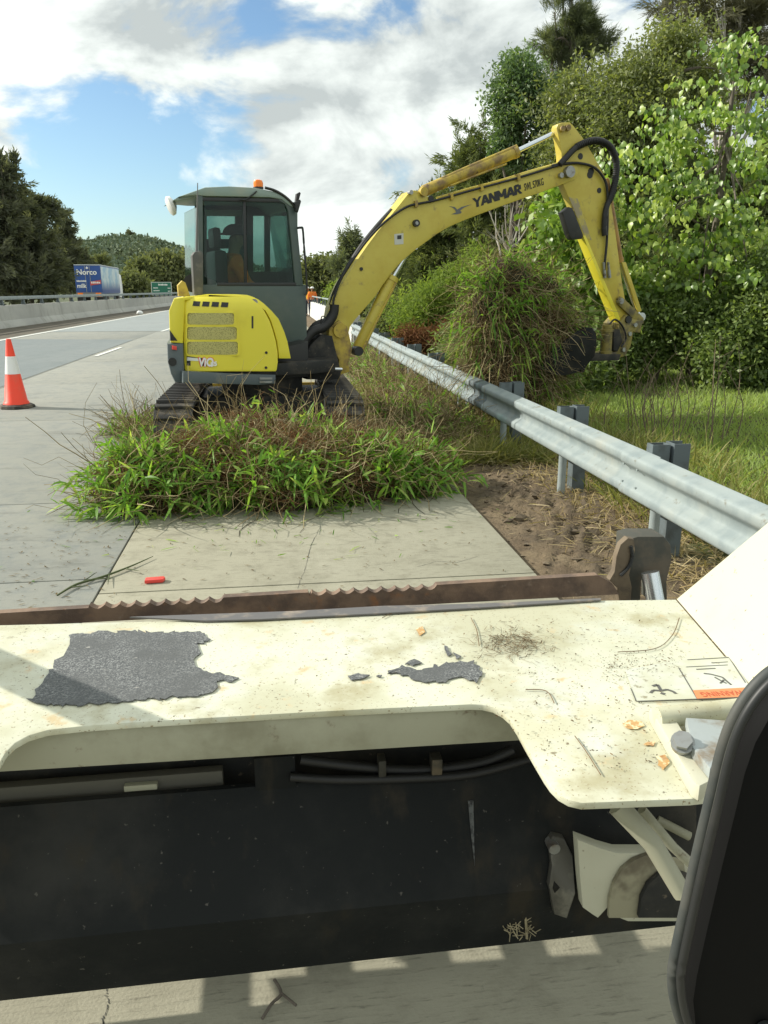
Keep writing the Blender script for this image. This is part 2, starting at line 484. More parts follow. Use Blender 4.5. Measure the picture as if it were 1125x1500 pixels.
# ------------------------------------------------------------------ the setting
def sheet(name, pts, mat, kind='structure', parent=None):
    me = bpy.data.meshes.new(name)
    me.from_pydata([tuple(p) for p in pts], [], [tuple(range(len(pts)))])
    me.update()
    if parent is not None:
        M = frame_of(parent).inverted(); me.transform(M)
    o = link(name, me, parent, mat)
    if kind: o['kind'] = kind
    return o
GROUND = surf('ground_grass', (.075, .095, .035), .95, layers=[((.05, .065, .025), .15, .4, .65, 8), ((.13, .12, .06), .6, .5, .7, 6)])
sheet('ground', [(-2500, -60, -.14), (2500, -60, -.14), (2500, 3500, -.14), (-2500, 3500, -.14)], GROUND)
DARKB = surf('joint_filler', (.07, .07, .062), .9)
def XL(y): return -8.85 + .016 * (y - 27)            # left edge line of the carriageway
def XB(y): return -11.35 + .022 * (y - 36)           # foot of the median barrier
road = sheet('road', [(-10.6, -8, -.03), (1.48, -8, -.03), (1.48, 900, -.03), (-4, 900, -.03), (-9.0, 140, -.03), (-10.6, 30, -.03)], DARKB)
g = .006
def slab(x0, x1, y0, y1, mat):
    b = MB(); b.box((x0 + g, y0 + g, -.028), (x1 - g, y1 - g, 0), .004)
    b.build('concrete_slab', mat, road, 30)
ys = [-6, .3, 4.18, 6.20, 10.6, 15.0, 19.4, 23.8, 28.2, 33, 38, 43, 48, 54, 60]
for a, b_ in zip(ys, ys[1:]):
    slab(-1.012, 1.468, a, b_, SLAB)
ys2 = [-6, .2, 4.42, 6.19, 10.4, 14.6, 19, 23.4, 27.8, 32.5, 37.5, 43, 48, 54, 60]
for a, b_ in zip(ys2, ys2[1:]):
    slab(-4.60, -1.012, a, b_, LANE)
    slab(-9.4, -4.60, a, b_, LANE)
slab(-9.4, 1.468, 60, 900, LANE)
sheet('asphalt_patch', [(-9.2, 8.5, .005), (-4.66, 8.5, .005), (-4.62, 27.4, .005), (-8.6, 28.2, .005), (-9.2, 27.6, .005)], ASPH)
GRY2 = road_mat('far_grey_lane', (.27, .30, .295), (.2, .22, .215), (.29, .315, .31), .2, (.25, .27, .265), False)
sheet('asphalt_patch', [(-8.7, 33, .005), (-3.4, 33, .005), (-3.2, 90, .005), (-7.8, 90, .005)], GRY2)
# painted lines
def line(x0, y0, x1, y1, w):
    return sheet('road_marking', [(x0 - w / 2, y0, .011), (x0 + w / 2, y0, .011), (x1 + w / 2, y1, .011), (x1 - w / 2, y1, .011)], WHITEP)
line(XL(2), 2, XL(140), 140, .15)
for y in (8.6, 20.6, 32.6, 44.6, 56.6):
    line(-4.42, y, -4.37, y + 3.1, .11)
STRIP = surf('median_dirt', (.085, .072, .05), .95, layers=[((.15, .125, .085), 1.2, .45, .7, 8), ((.045, .05, .025), 4, .5, .7, 6)])
sheet('median_strip', [(XB(2) - .3, 2, .004), (XL(2) - .28, 2, .004), (XL(140) - .28, 140, .004), (XB(140) - .3, 140, .004)], STRIP)
sheet('opposite_carriageway', [(-27, 0, .0), (-12.2, 0, .0), (-9.2, 150, .0), (-9.2, 700, 0), (-24, 700, .0)], LANE)

ck = MB()
for pts_ in ([(160, 1425), (156, 1452), (160, 1470), (152, 1492), (150, 1530)], [(470, 770), (455, 800), (448, 830), (436, 862)], [(612, 830), (640, 822), (668, 824), (700, 815)]):
    Q_ = [atZ(*q, .0015) for q in pts_]
    for a, c_ in zip(Q_, Q_[1:]):
        for j in range(5):
            A = a.lerp(c_, j / 5) + Vector((rng.normal() * .003, rng.normal() * .003, 0)); B = a.lerp(c_, (j + 1) / 5)
            d = (B - A).normalized(); s = Vector((-d.y, d.x, 0)) * rng.uniform(.0006, .0017)
            ck.quad([A + s, A - s, B - s, B + s])
tag(ck.build('crack', DARKB, road, None), kind='stuff')
# verge on the right: dirt at the guard rail, turf beyond
def verge_z(x, y):
    d = np.clip((x - 1.475) / .5, 0, 1)
    z = np.zeros_like(x)
    for i in range(5):
        k = 1.1 * 1.9 ** i
        a = .55 ** i
        z += a * np.sin(k * (x * .83 + y * .55) + 1.7 * i + 1.3 * np.sin(k * .5 * y + i)) * np.sin(k * (y * .78 - x * .45) + 2.3 * i)
    rough = np.where(x < 3.0, .036, .05)
    return -.035 + d * (z * rough + .02) + np.clip((x - 2.6) / 6, 0, 1) * .10
xs = np.concatenate([np.arange(1.470, 3.4, .035), np.arange(3.4, 26, .30)])
yv = np.concatenate([np.arange(-4, 2.5, .3), np.arange(2.5, 10, .04), np.arange(10, 70, .4)])
XX, YY = np.meshgrid(xs, yv)
near_ = (XX < 3.2) * (YY < 9) * (YY > 2.5)
heap = np.exp(-((XX - 2.1) / .35) ** 2 - ((YY - 5.3) / 1.1) ** 2) + .45
clod = near_ * heap * (rng.normal(size=XX.shape) * .007 + .030 * np.maximum(0, np.sin(XX * 19 + 2 * np.sin(YY * 7)) * np.sin(YY * 16 + 2.5 * np.sin(XX * 11))) + .02 * np.sin(XX * 41 + YY * 13) * np.sin(YY * 37 - XX * 17))
ZZ = verge_z(XX, YY) + clod * np.clip((XX - 1.475) / .2, 0, 1)
V = np.stack([XX, YY, ZZ], -1).reshape(-1, 3)
ny, nx = XX.shape
ii = np.arange((ny - 1) * nx).reshape(ny - 1, nx)[:, :-1].ravel()
F = np.stack([ii, ii + 1, ii + 1 + nx, ii + nx], -1)
tv = np.clip((XX - 2.75 + .35 * np.sin(YY * 1.7) + .2 * np.sin(YY * 4.1 + XX * 3)) / .5, 0, 1).ravel()
m, t, out = newmat('verge_soil')
a = nd(t, 'ShaderNodeAttribute', attribute_name='tint')
pos = t.nodes.new('ShaderNodeNewGeometry').outputs['Position']
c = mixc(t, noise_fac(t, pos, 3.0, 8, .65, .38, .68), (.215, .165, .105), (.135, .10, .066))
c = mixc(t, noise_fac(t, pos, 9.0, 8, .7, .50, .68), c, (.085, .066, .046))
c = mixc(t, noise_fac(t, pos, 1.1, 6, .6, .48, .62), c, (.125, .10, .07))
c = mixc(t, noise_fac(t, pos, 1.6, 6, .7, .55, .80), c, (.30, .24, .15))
c2 = mixc(t, noise_fac(t, pos, 1.5, 8, .6, .4, .6), (.085, .10, .035), (.13, .115, .055))
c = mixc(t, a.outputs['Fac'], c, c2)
n1 = nd(t, 'ShaderNodeTexNoise', {'Vector': pos, 'Scale': 22.0, 'Detail': 8, 'Roughness': .7})
b1 = nd(t, 'ShaderNodeBump', {'Height': n1.outputs['Fac'], 'Strength': .9, 'Distance': .035})
p = nd(t, 'ShaderNodeBsdfPrincipled', {'Base Color': c, 'Roughness': .95, 'Specular IOR Level': .2, 'Normal': b1.outputs[0]})
t.links.new(p.outputs[0], out.inputs[0])
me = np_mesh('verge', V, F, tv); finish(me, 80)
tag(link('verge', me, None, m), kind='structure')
# lumps of broken earth along the rail
cv, cf, ct, off = [], [], [], 0
ico = bmesh.new(); bmesh.ops.create_icosphere(ico, subdivisions=1, radius=1)
IV = np.array([v.co for v in ico.verts]); IF = np.array([[v.index for v in f.verts] for f in ico.faces]); ico.free()
for _ in range(1500):
    x = rng.uniform(1.5, 2.9); y = rng.uniform(2.6, 8.4)
    if rng.random() < .6:
        x = np.clip(2.0 + rng.normal() * .22, 1.5, 2.9); y = 5.4 + rng.normal() * .9
    s = min(abs(rng.standard_t(2.6)) * .005 + .003, .035)
    v = IV * (1 + rng.normal(size=(len(IV), 1)) * .38) * s * rng.uniform(.5, 1.6, 3) * np.array([1, 1, .55])
    z = verge_z(np.array([x]), np.array([y]))[0]
    cv.append(v + [x, y, z + s * .25]); cf.append(IF + off); off += len(IV)
me = np_mesh('earth_clods', np.concatenate(cv), np.concatenate(cf)); me.polygons.foreach_set('use_smooth', [False] * len(me.polygons))
EARTH = surf('earth_clod', (.14, .105, .066), .95, layers=[((.10, .078, .052), 3, .4, .65, 6), ((.30, .24, .15), 7, .55, .75, 5)])
tag(link('earth_clods', me, None, EARTH), kind='stuff')

# ------------------------------------------------------------------ median barrier with its rail
bar = thing('median_barrier', 'long pale concrete median barrier with metal rail left of the road', 'barrier', (XB(60), 60, 0))
y0, y1 = 12.0, 190.0
def prof(y):
    x = XB(y)
    return [(x, 0), (x - .03, .10), (x - .19, .30), (x - .27, .93), (x - .47, .93), (x - .55, .30), (x - .72, 0)]
b = MB()
segs = np.arange(y0, y1, 6.0)
for a0, a1 in zip(segs, segs[1:]):
    A = prof(a0 + .012); B = prof(a1 - .012)
    va = [b.bm.verts.new((x, a0 + .012, z)) for x, z in A]; vb = [b.bm.verts.new((x, a1 - .012, z)) for x, z in B]
    k = len(va)
    for i in range(k): b.bm.faces.new((va[i], vb[i], vb[(i + 1) % k], va[(i + 1) % k]))
    b.bm.faces.new(va[::-1]); b.bm.faces.new(vb)
bmesh.ops.recalc_face_normals(b.bm, faces=b.bm.faces)
b.build('concrete_wall', CONC, bar, 30, world=True)
b = MB()
pts = [(XB(y) - .36, y, 1.235) for y in (y0, 60, y1)]
for a0, a1 in zip(pts, pts[1:]):
    b.prism([(a0[0] - .05, a0[1], 1.16), (a0[0] + .05, a0[1], 1.16), (a0[0] + .07, a0[1], 1.235), (a0[0] + .05, a0[1], 1.31), (a0[0] - .05, a0[1], 1.31), (a0[0] - .07, a0[1], 1.235)], Vector(a1) - Vector(a0))
b.build('top_rail', GALV, bar, 30, world=True)
b = MB()
b.box((-.10, -.10, 0), (.10, .10, .02)); b.prism([(-.08, -.05, .02), (-.08, .05, .02), (-.05, .05, .225), (-.05, -.05, .225)], (.035, 0, 0))
b.prism([(.08, -.05, .02), (.08, .05, .02), (.05, .05, .225), (.05, -.05, .225)], (-.035, 0, 0)); b.box((-.05, -.012, .02), (.05, .012, .225))
pm = b.build('rail_post', GALVD, bar, 30)
for i, y in enumerate(np.arange(17.2, 188, 2.85)):
    o = pm if i == 0 else pm.copy()
    if i: C.objects.link(o); o.parent = bar
    o.location = (XB(y) - .36 - XB(60), y - 60, .93)

# ------------------------------------------------------------------ right guard rail
RX = 2.205
gr = thing('guard_rail', 'long galvanised steel guard rail beside the dirt strip right of the road', 'guard rail', (RX, 8, 0))
WP = [(.083, .312), (.075, .306), (.022, .290), (.006, .282), (.0, .270), (.0, .238), (.007, .224), (.024, .212), (.056, .186), (.062, .176), (.062, .136), (.056, .126), (.024, .100), (.007, .088), (.0, .074), (.0, .042), (.006, .030), (.022, .022), (.075, .006), (.083, 0)]
def wbeam(ya, yb, dx, dz=.33, n=6, drift=0.0):
    b = MB(); rows = []
    for i in range(n + 1):
        y = ya + (yb - ya) * i / n
        rows.append([(RX - .05 + x + dx + drift * i / n, y, dz + z) for x, z in WP])
    fs = []
    vo = [[b.bm.verts.new(p) for p in r] for r in rows]
    vi = [[b.bm.verts.new((p[0] + .004, p[1], p[2])) for p in r] for r in rows]
    for i in range(n):
        for k in range(len(WP) - 1):
            b.bm.faces.new((vo[i][k], vo[i][k + 1], vo[i + 1][k + 1], vo[i + 1][k]))
            b.bm.faces.new((vi[i][k], vi[i + 1][k], vi[i + 1][k + 1], vi[i][k + 1]))
    for i in (0, n):
        for k in range(len(WP) - 1): b.bm.faces.new((vo[i][k], vi[i][k], vi[i][k + 1], vo[i][k + 1]))
    for k in (0, len(WP) - 1):
        for i in range(n): b.bm.faces.new((vo[i][k], vo[i + 1][k], vi[i + 1][k], vi[i][k]))
    bmesh.ops.recalc_face_normals(b.bm, faces=b.bm.faces)
    return b
J1 = atX(932, 700, RX).y; J2 = atX(712, 570, RX).y
wbeam(-2.6, J1 + .10, -.016).build('rail_beam', GALV, gr, 50, world=True)
wbeam(J1 - .22, J2, 0).build('rail_beam', GALV, gr, 50, world=True)
wbeam(J2 + .62, 15.2, .012, .325).build('rail_beam', GALV, gr, 50, world=True)
wbeam(15.0, 23.5, .02, .33, drift=.03).build('rail_beam', GALV, gr, 50, world=True)
wbeam(J2 - .25, J2 + .85, .022, .325).build('splice_plate', GALVD, gr, 45, world=True)
# bolts on the near joint
bm_ = MB(); bm_.tube([(.004, 0, 0), (-.004, 0, 0)], .011, 8); bolt = bm_.build('bolt', GALV, gr, 30)
first = True
for dy in (-.05, .14):
    for z in (.33 + .215, .33 + .095):
        o = bolt if first else bolt.copy()
        if not first: C.objects.link(o); o.parent = gr
        first = False
        o.location = (-.05 + float(np.interp(z - .33, [w_[1] for w_ in WP[::-1]], [w_[0] for w_ in WP[::-1]])) - .017, J1 - .05 + dy - 8, z)
py_ = [1.2, 2.95, 4.45, 6.05, 7.75, 9.7, 11.6, 13.5, 15.4, 17.3, 19.2, 21.1, 23.0]
b = MB()
b.box((.165, -.055, -.25), (.175, .055, .70)); b.box((.175, -.055, -.25), (.27, -.048, .70)); b.box((.175, .048, -.25), (.27, .055, .70))
post0 = b.build('post', GALVD, gr, 30)
b = MB()
b.box((.035, -.04, .38), (.045, .04, .695)); b.box((.045, -.04, .38), (.135, -.033, .695)); b.box((.045, .033, .38), (.135, .04, .695)); b.box((.135, -.04, .38), (.147, .04, .695))
blk0 = b.build('blockout', GALVD, gr, 30)
b = MB(); b.tube([(.05, -.12, -.2), (.05, -.12, .50)], .032, 12); leg0 = b.build('leg', GALV, gr, 40)
for i, y in enumerate(py_):
    for q in (post0, blk0, leg0):
        o = q if i == 0 else q.copy()
        if i: C.objects.link(o); o.parent = gr
        o.location = (0, y - 8, 0)
# bridge parapet further on
pp = thing('bridge_parapet', 'white concrete parapet topped by thin rail far along right road edge', 'parapet', (2.25, 40, 0))
b = MB(); b.prism([(2.22, 23.6, 0), (2.55, 23.6, 0), (2.50, 23.6, .86), (2.28, 23.6, .86)], (.0, 70, 0)); b.build('concrete_wall', surf('white_concrete', (.66, .66, .61), .8, layers=[((.5, .5, .45), 1, .45, .7, 8)]), pp, 30, world=True)
b = MB(); b.box((2.36, 23.8, 1.16), (2.42, 93, 1.22)); b.build('top_rail', GALV, pp, 30, world=True)
b = MB(); b.box((-.025, -.025, .86), (.025, .025, 1.16)); q0 = b.build('rail_post', GALVD, pp, 30)
for i in range(34):
    o = q0 if i == 0 else q0.copy()
    if i: C.objects.link(o); o.parent = pp
    o.location = (.14, 24 + i * 2.0 - 40, 0)

# ------------------------------------------------------------------ hill
hp = [(-400, 380), (-160, 372), (0, 366), (90, 362), (137, 359), (150, 354), (178, 353.5), (208, 356), (230, 361), (250, 366), (267, 371), (300, 380), (350, 392), (400, 404), (470, 415), (560, 420), (700, 423)]
rx, rz = [], []
for px, py in hp:
    q = atY(px, py + 3, 620); rx.append(q.x); rz.append(q.z)
def ridge(x): return np.interp(x, rx, rz)
def hill_z(x, y):
    k = np.clip((y - 330) / 290, 0, 1); k = k * k * (3 - 2 * k)
    back = np.clip(1 - (y - 640) / 400, 0, 1)
    w = x * 620 / np.maximum(y, 300)
    n = np.sin(x * .05 + y * .031) * np.sin(y * .043 - x * .02) * 3 * k
    return ridge(w) * k * back - .5 + n * (1 - np.clip((y - 560) / 60, 0, 1))
hx = np.linspace(-620, 260, 110); hy = np.linspace(330, 1000, 60)
HX, HY = np.meshgrid(hx, hy); HZ = hill_z(HX, HY)
V = np.stack([HX, HY, HZ], -1).reshape(-1, 3); ny, nx = HX.shape
ii = np.arange((ny - 1) * nx).reshape(ny - 1, nx)[:, :-1].ravel()
me = np_mesh('hill', V, np.stack([ii, ii + 1, ii + 1 + nx, ii + nx], -1)); finish(me, 80)
tag(link('hill', me, None, surf('hill_soil', (.06, .08, .035), .95)), kind='structure')
n = 30000
x = rng.uniform(-330, 30, n); y = 330 + 300 * rng.random(n) ** .8
P = np.stack([x, y, hill_z(x, y)], -1)
cl = .5 + .5 * np.sin(x * .09 + 3 * np.sin(y * .03)) * np.sin(y * .06 + x * .03)
P = np.repeat(P, 5, 0) + rng.normal(size=(n * 5, 3)) * np.array([1.7, 1.7, 1.3]) + [0, 0, 2.0]
tn = np.clip(np.repeat(cl * .5 + rng.random(n) * .5, 5) + rng.normal(size=n * 5) * .08, 0, 1)
Lv, Lf = leaf_arrays(P, rnd_dirs(n * 5), rng.uniform(1.4, 2.8, n * 5), rng.uniform(1.2, 2.2, n * 5))
HILLF = foliage('hill_trees_hazed', (.11, .15, .12), (.15, .19, .135), (.20, .225, .145), .1, 0)  # lighter bluish greens put the haze of distance into the leaf colour
mass('hill_forest', [(Lv, Lf, tn)], HILLF)
# ------------------------------------------------------------------ trees
def clumps(ells, n, shell=.55):
    """points spread through a union of ellipsoids (centre, radii), denser near the surface"""
    vol = np.array([r[0] * r[1] * r[2] for _, r in ells]) ** .67
    ci = rng.choice(len(ells), n, p=vol / vol.sum())
    c = np.array([e[0] for e in ells])[ci]; r = np.array([e[1] for e in ells])[ci]
    d = rnd_dirs(n)
    wob = 1 + .16 * np.sin(d[:, :1] * 5 + ci[:, None]) + .14 * np.sin(d[:, 2:] * 6 + 2 * ci[:, None])
    k = (shell + (1 - shell) * rng.random((n, 1))) * wob
    return c + d * r * k, d
def px_ell(px, py, rx, ry, Y, depth=None, sy=1.0):
    c = atY(px, py, Y); zc = Vector((c.x * math.sin(YW) + c.y * math.cos(YW), 0, 0)).x
    s = zc / FPX
    return (np.array(c), np.array([rx * s, (depth or rx * s), ry * s * sy]))
def limbs(b, base, top, r, ells, k, rl=.35):
    mid = base.lerp(top, .5) + Vector((rng.normal() * .2, rng.normal() * .2, 0))
    b.tube([base, mid, top], [r, r * .75, r * .35], 7, curve=True)
    for _ in range(k):
        e = ells[rng.integers(len(ells))]
        d = rnd_dirs(1)[0]; tip = Vector(e[0] + d * e[1] * .75)
        s = base.lerp(top, rng.uniform(.35, .95))
        m2 = s.lerp(tip, .55) + Vector((rng.normal() * .1, rng.normal() * .1, .12))
        b.tube([s, m2, tip], [r * rl, r * rl * .6, r * .07], 5, curve=True)
def tree(name, label, cat, ells, mat, nclump, per, leaf, spread, style='leaf', trunk=None, bark=BARK, group=None, droop=0.3, shell=.5, nl=10, core=None):
    cs = np.array([e[0] for e in ells])
    bx, by = (trunk if trunk else (cs[:, 0].mean(), cs[:, 1].mean()))
    root = thing(name, label, cat, (bx, by, 0), 0, group)
    zt = cs[:, 2].max()
    b = MB(); tall = max(.4, zt)
    limbs(b, Vector((bx, by, -.15)), Vector((cs[:, 0].mean(), cs[:, 1].mean(), zt)), max(.03, tall * .022), ells, nl)
    b.build('trunk', bark, root, 60, world=True)
    nsup = max(9, nclump // 26)
    S_, sd_ = clumps(ells, nsup, shell)
    si = rng.integers(nsup, size=nclump); rs = np.cbrt(np.prod([e[1] for e in ells], 1)).mean() * .25
    P = S_[si] + rng.normal(size=(nclump, 3)) * rs * np.array([1, 1, .8]); d = unit(sd_[si] + rnd_dirs(nclump) * .6)
    loose = rng.random(nclump) < .35
    P2, d2 = clumps(ells, nclump, shell); P[loose] = P2[loose]; d[loose] = d2[loose]
    ct = np.clip(rng.random(nsup)[si] * .65 + rng.random(nclump) * .35, 0, 1)
    n = nclump * per
    Pn = np.repeat(P, per, 0); dn = np.repeat(d, per, 0); tn = np.clip(np.repeat(ct, per) * .6 + rng.random(n) * .4, 0, 1)
    L = rng.uniform(.7, 1.3, n) * leaf[0]; Wd = rng.uniform(.7, 1.3, n) * leaf[1]
    if style == 'leaf':
        Pn = Pn + rng.normal(size=(n, 3)) * spread
        D = unit(rnd_dirs(n) + dn * .5 + np.array([0, 0, -droop]))
        V, F = leaf_arrays(Pn, D, L, Wd)
    elif style == 'needle':
        ax = unit(rng.normal(size=(nclump, 3)) * .7 + d * .5 + np.array([0, 0, .45]))
        an = np.repeat(ax, per, 0)
        Pn = Pn + an * (rng.random((n, 1)) * spread * 2) + rng.normal(size=(n, 3)) * spread * .25
        D = unit(an * .9 + rnd_dirs(n) * .55 + np.array([0, 0, -droop]))
        V, F = leaf_arrays(Pn, D, L, Wd)
    mass('crown', [(V, F, tn)], mat, root)
    return root
F_OLIVE = foliage('olive_leaves', (.085, .11, .045), (.20, .235, .09), (.40, .41, .17), .45, .03)
F_GLOSS = foliage('glossy_leaves', (.06, .11, .045), (.14, .22, .09), (.30, .38, .18), .4, .04, .4)
F_CASU = foliage('casuarina_needles', (.08, .10, .065), (.15, .175, .11), (.25, .265, .165), .42, .0)
F_CASB = foliage('brown_casuarina', (.10, .10, .065), (.17, .165, .11), (.25, .24, .165), .3, .0)
F_THICK = foliage('thicket_leaves', (.07, .095, .045), (.15, .18, .085), (.27, .295, .135), .42, .0)
F_BIG = foliage('vine_leaves', (.07, .135, .03), (.21, .33, .055), (.45, .54, .13), .45, .04, .4)
F_UND = foliage('undergrowth_leaves', (.06, .095, .035), (.145, .21, .06), (.31, .38, .13), .45, .02)
F_DARK = foliage('dark_far_leaves', (.085, .10, .075), (.13, .14, .10), (.19, .195, .135), .4, 0)
F_FAR = foliage('far_olive_leaves', (.10, .125, .065), (.165, .185, .09), (.24, .25, .12), .3, 0)
F_LITE = foliage('light_bush_leaves', (.13, .19, .05), (.20, .27, .07), (.31, .37, .11), .45, .0)
F_REDB = foliage('dead_fern', (.10, .045, .025), (.16, .075, .04), (.22, .13, .07), .2, 0)
E_ = px_ell
ROW = 'trees and bushes beyond the guard rail'
tree('casuarina_tree', 'tall feathery casuarina rising behind the others to the top of the photo', 'tree',
     [E_(836, 70, 30, 40, 24), E_(824, 10, 16, 60, 24), E_(868, 62, 14, 34, 24), E_(830, 150, 28, 50, 24), E_(803, 66, 12, 28, 24), E_(850, 30, 12, 30, 24)], F_CASU, 360, 80, (.24, .013), .17, 'needle', group=ROW, droop=-.1, shell=.15, nl=18)
tree('round_tree', 'glossy round crowned tree above the bent tip of the boom', 'tree',
     [E_(762, 108, 34, 30, 19), E_(738, 140, 26, 28, 19), E_(790, 140, 22, 28, 19), E_(752, 172, 34, 22, 19), E_(772, 235, 26, 30, 19), E_(735, 215, 18, 22, 19), E_(796, 195, 16, 22, 19)], F_GLOSS, 620, 40, (.10, .042), .10, group=ROW, shell=.3, nl=14)
tree('olive_tree', 'broad fine leaved olive green tree behind the excavator arm', 'tree',
     [E_(930, 160, 80, 80, 17.5), E_(985, 90, 42, 50, 17.5), E_(850, 150, 46, 60, 17.5), E_(880, 230, 80, 70, 17.5), E_(960, 240, 70, 70, 17.5), E_(835, 210, 34, 60, 17.5), E_(1030, 130, 40, 50, 17.5)], F_OLIVE, 2300, 36, (.105, .042), .14, group=ROW, shell=.3, nl=26)
tree('casuarina_tree', 'thin brownish casuarina in the top right corner of the photo', 'tree',
     [E_(1040, 10, 60, 50, 21), E_(1110, 40, 60, 60, 21), E_(1180, 60, 60, 90, 21), E_(990, 20, 34, 30, 21), E_(1090, 100, 60, 50, 21)], F_CASB, 620, 50, (.26, .018), .2, 'needle', group=ROW, droop=.1, shell=.1, bark=BARKP, nl=22)
# thicket behind the boom
for lab, el, k in [
    ('dark thicket tree just left of the round glossy crown', [E_(715, 290, 48, 62, 23), E_(700, 240, 26, 36, 23), E_(730, 380, 60, 70, 23)], 1300),
    ('dark olive thicket tree under the middle of the boom', [E_(650, 350, 50, 70, 26), E_(668, 300, 26, 46, 26), E_(645, 420, 60, 50, 26)], 1200),
    ('dark low thicket tree behind the boom cylinder', [E_(600, 410, 40, 48, 29), E_(590, 440, 40, 30, 29), E_(618, 372, 20, 34, 29)], 800),
    ('dark thicket tree filling the gap right of the grass clump', [E_(800, 320, 56, 90, 21), E_(790, 420, 70, 70, 21), E_(850, 320, 50, 70, 20)], 1500),
    ('shaded thicket tree behind the excavator arm', [E_(880, 350, 60, 90, 17), E_(960, 330, 70, 90, 17), E_(930, 440, 90, 70, 16)], 1500),
    ('shaded thicket tree at the right edge behind the big leaves', [E_(1060, 330, 70, 110, 16), E_(1130, 300, 60, 120, 16), E_(1080, 440, 90, 70, 15.5)], 1500)]:
    tree('thicket_tree', lab, 'tree', el, F_THICK, k, 46, (.17, .028), .16, 'needle', group=ROW, droop=.25, shell=.25)
tree('pine_tree', 'pointed conical tree between the cab and the boom', 'tree', [E_(514, 352, 9, 18, 60), E_(512, 372, 17, 16, 60), E_(510, 396, 26, 22, 60), E_(512, 420, 26, 20, 60)], F_CASU, 420, 40, (.40, .06), .3, 'needle', group='trees along the far right roadside', shell=.2)
tree('roadside_tree', 'rounded olive tree just right of the cab door rail', 'tree', [E_(474, 398, 20, 22, 72), E_(462, 412, 14, 20, 72), E_(486, 410, 18, 20, 72)], F_FAR, 330, 40, (.42, .2), .4, group='trees along the far right roadside')
tree('roadside_tree', 'olive roadside tree seen through the crook of the boom', 'tree', [E_(548, 402, 28, 34, 48), E_(560, 430, 30, 24, 48), E_(532, 432, 24, 22, 48)], F_FAR, 480, 40, (.3, .12), .3, group='trees along the far right roadside')
tree('roadside_bush', 'bright green bush above the far parapet end', 'bush', [E_(493, 432, 12, 11, 40)], F_LITE, 90, 40, (.2, .09), .14, nl=4)
# bushes between thicket and rail
for lab, el, mt, k, lf, s in [
    ('pale green bush behind the rail left of the hanging clump', [E_(650, 450, 56, 44, 17), E_(690, 420, 34, 50, 17), E_(605, 470, 34, 30, 17)], F_LITE, 560, (.11, .03), .12),
    ('rust brown dead fern patch behind the rail near the boom cylinder', [E_(634, 498, 34, 14, 15.5), E_(612, 500, 20, 10, 15.5)], F_REDB, 160, (.12, .02), .10),
    ('low green bush between dead ferns and hanging clump', [E_(690, 500, 40, 30, 14.5)], F_UND, 240, (.10, .035), .10),
    ('low olive bush under the boom at the bend in the rail', [E_(575, 470, 30, 24, 22)], F_THICK, 240, (.14, .035), .14)]:
    tree('bush', lab, 'bush', el, mt, k, 42, lf, s, group='low bushes along the rail', nl=5)
tree('bush', 'ragged olive brush under and behind the hanging clump', 'bush', [E_(735, 545, 60, 34, 11), E_(800, 560, 50, 28, 11), E_(690, 520, 40, 40, 12)], F_UND, 420, 40, (.13, .02), .12, group='low bushes along the rail', nl=5)
tree('bush', 'dull green brush just right of the hanging clump under the bucket', 'bush', [E_(850, 545, 40, 40, 12), E_(880, 520, 40, 34, 12.5)], F_UND, 300, 40, (.10, .035), .11, group='low bushes along the rail', nl=5)
b = MB(); ds = atY(748, 385, 15.5); dr_ = thing('dead_shrub', 'bare pale branches standing up behind the hanging clump', 'dead shrub', (ds.x, 15.5, 0))
for tx, ty in ((712, 298), (726, 310), (740, 288), (752, 300), (768, 296), (782, 318), (735, 330), (760, 325)):
    tip = atY(tx, ty, 15.5 + rng.normal() * .3); f0 = Vector((ds.x + rng.normal() * .05, 15.5, 0)); m1 = Vector((ds.x + rng.normal() * .08, 15.5, ds.z)); 
    b.tube([f0, m1, m1.lerp(tip, .5) + Vector((rng.normal() * .06, 0, 0)), tip], [.03, .022, .014, .005], 5, curve=True)
    for _ in range(3):
        s = m1.lerp(tip, rng.uniform(.3, .9)); b.tube([s, s + Vector((rng.normal() * .22, rng.normal() * .1, .22))], [.007, .002], 4)
b.build('branches', BARKP, dr_, 60, world=True)
# broad leaved bush behind the arm, undergrowth to the right
tree('broadleaf_bush', 'bright broad leaved bush directly behind the lower arm', 'bush',
     [E_(850, 380, 54, 46, 13), E_(815, 330, 36, 40, 13), E_(830, 290, 30, 30, 13), E_(880, 430, 50, 50, 13)], F_BIG, 330, 7, (.15, .085), .13, droop=.9, shell=.45, group=ROW)
for lab, el, k in [
    ('dark leafy shrub under the big leaved tree beside the grass', [E_(980, 470, 50, 55, 12.6), E_(940, 500, 34, 40, 12.6)], 620),
    ('dark leafy shrub at the right edge above the grass', [E_(1075, 500, 56, 56, 11.8), E_(1110, 440, 46, 60, 11.8)], 720),
    ('dark shrub running out of the photo on the right', [E_(1165, 500, 50, 70, 11.4)], 420),
    ('dark leafy shrub beneath the excavator bucket linkage', [E_(925, 450, 36, 60, 13.6), E_(900, 500, 40, 30, 13.6)], 480)]:
    tree('shrub', lab, 'shrub', el, F_UND, int(k * .8), 36, (.085, .045), .12, group='dark shrubs beyond the grass', shell=.35)

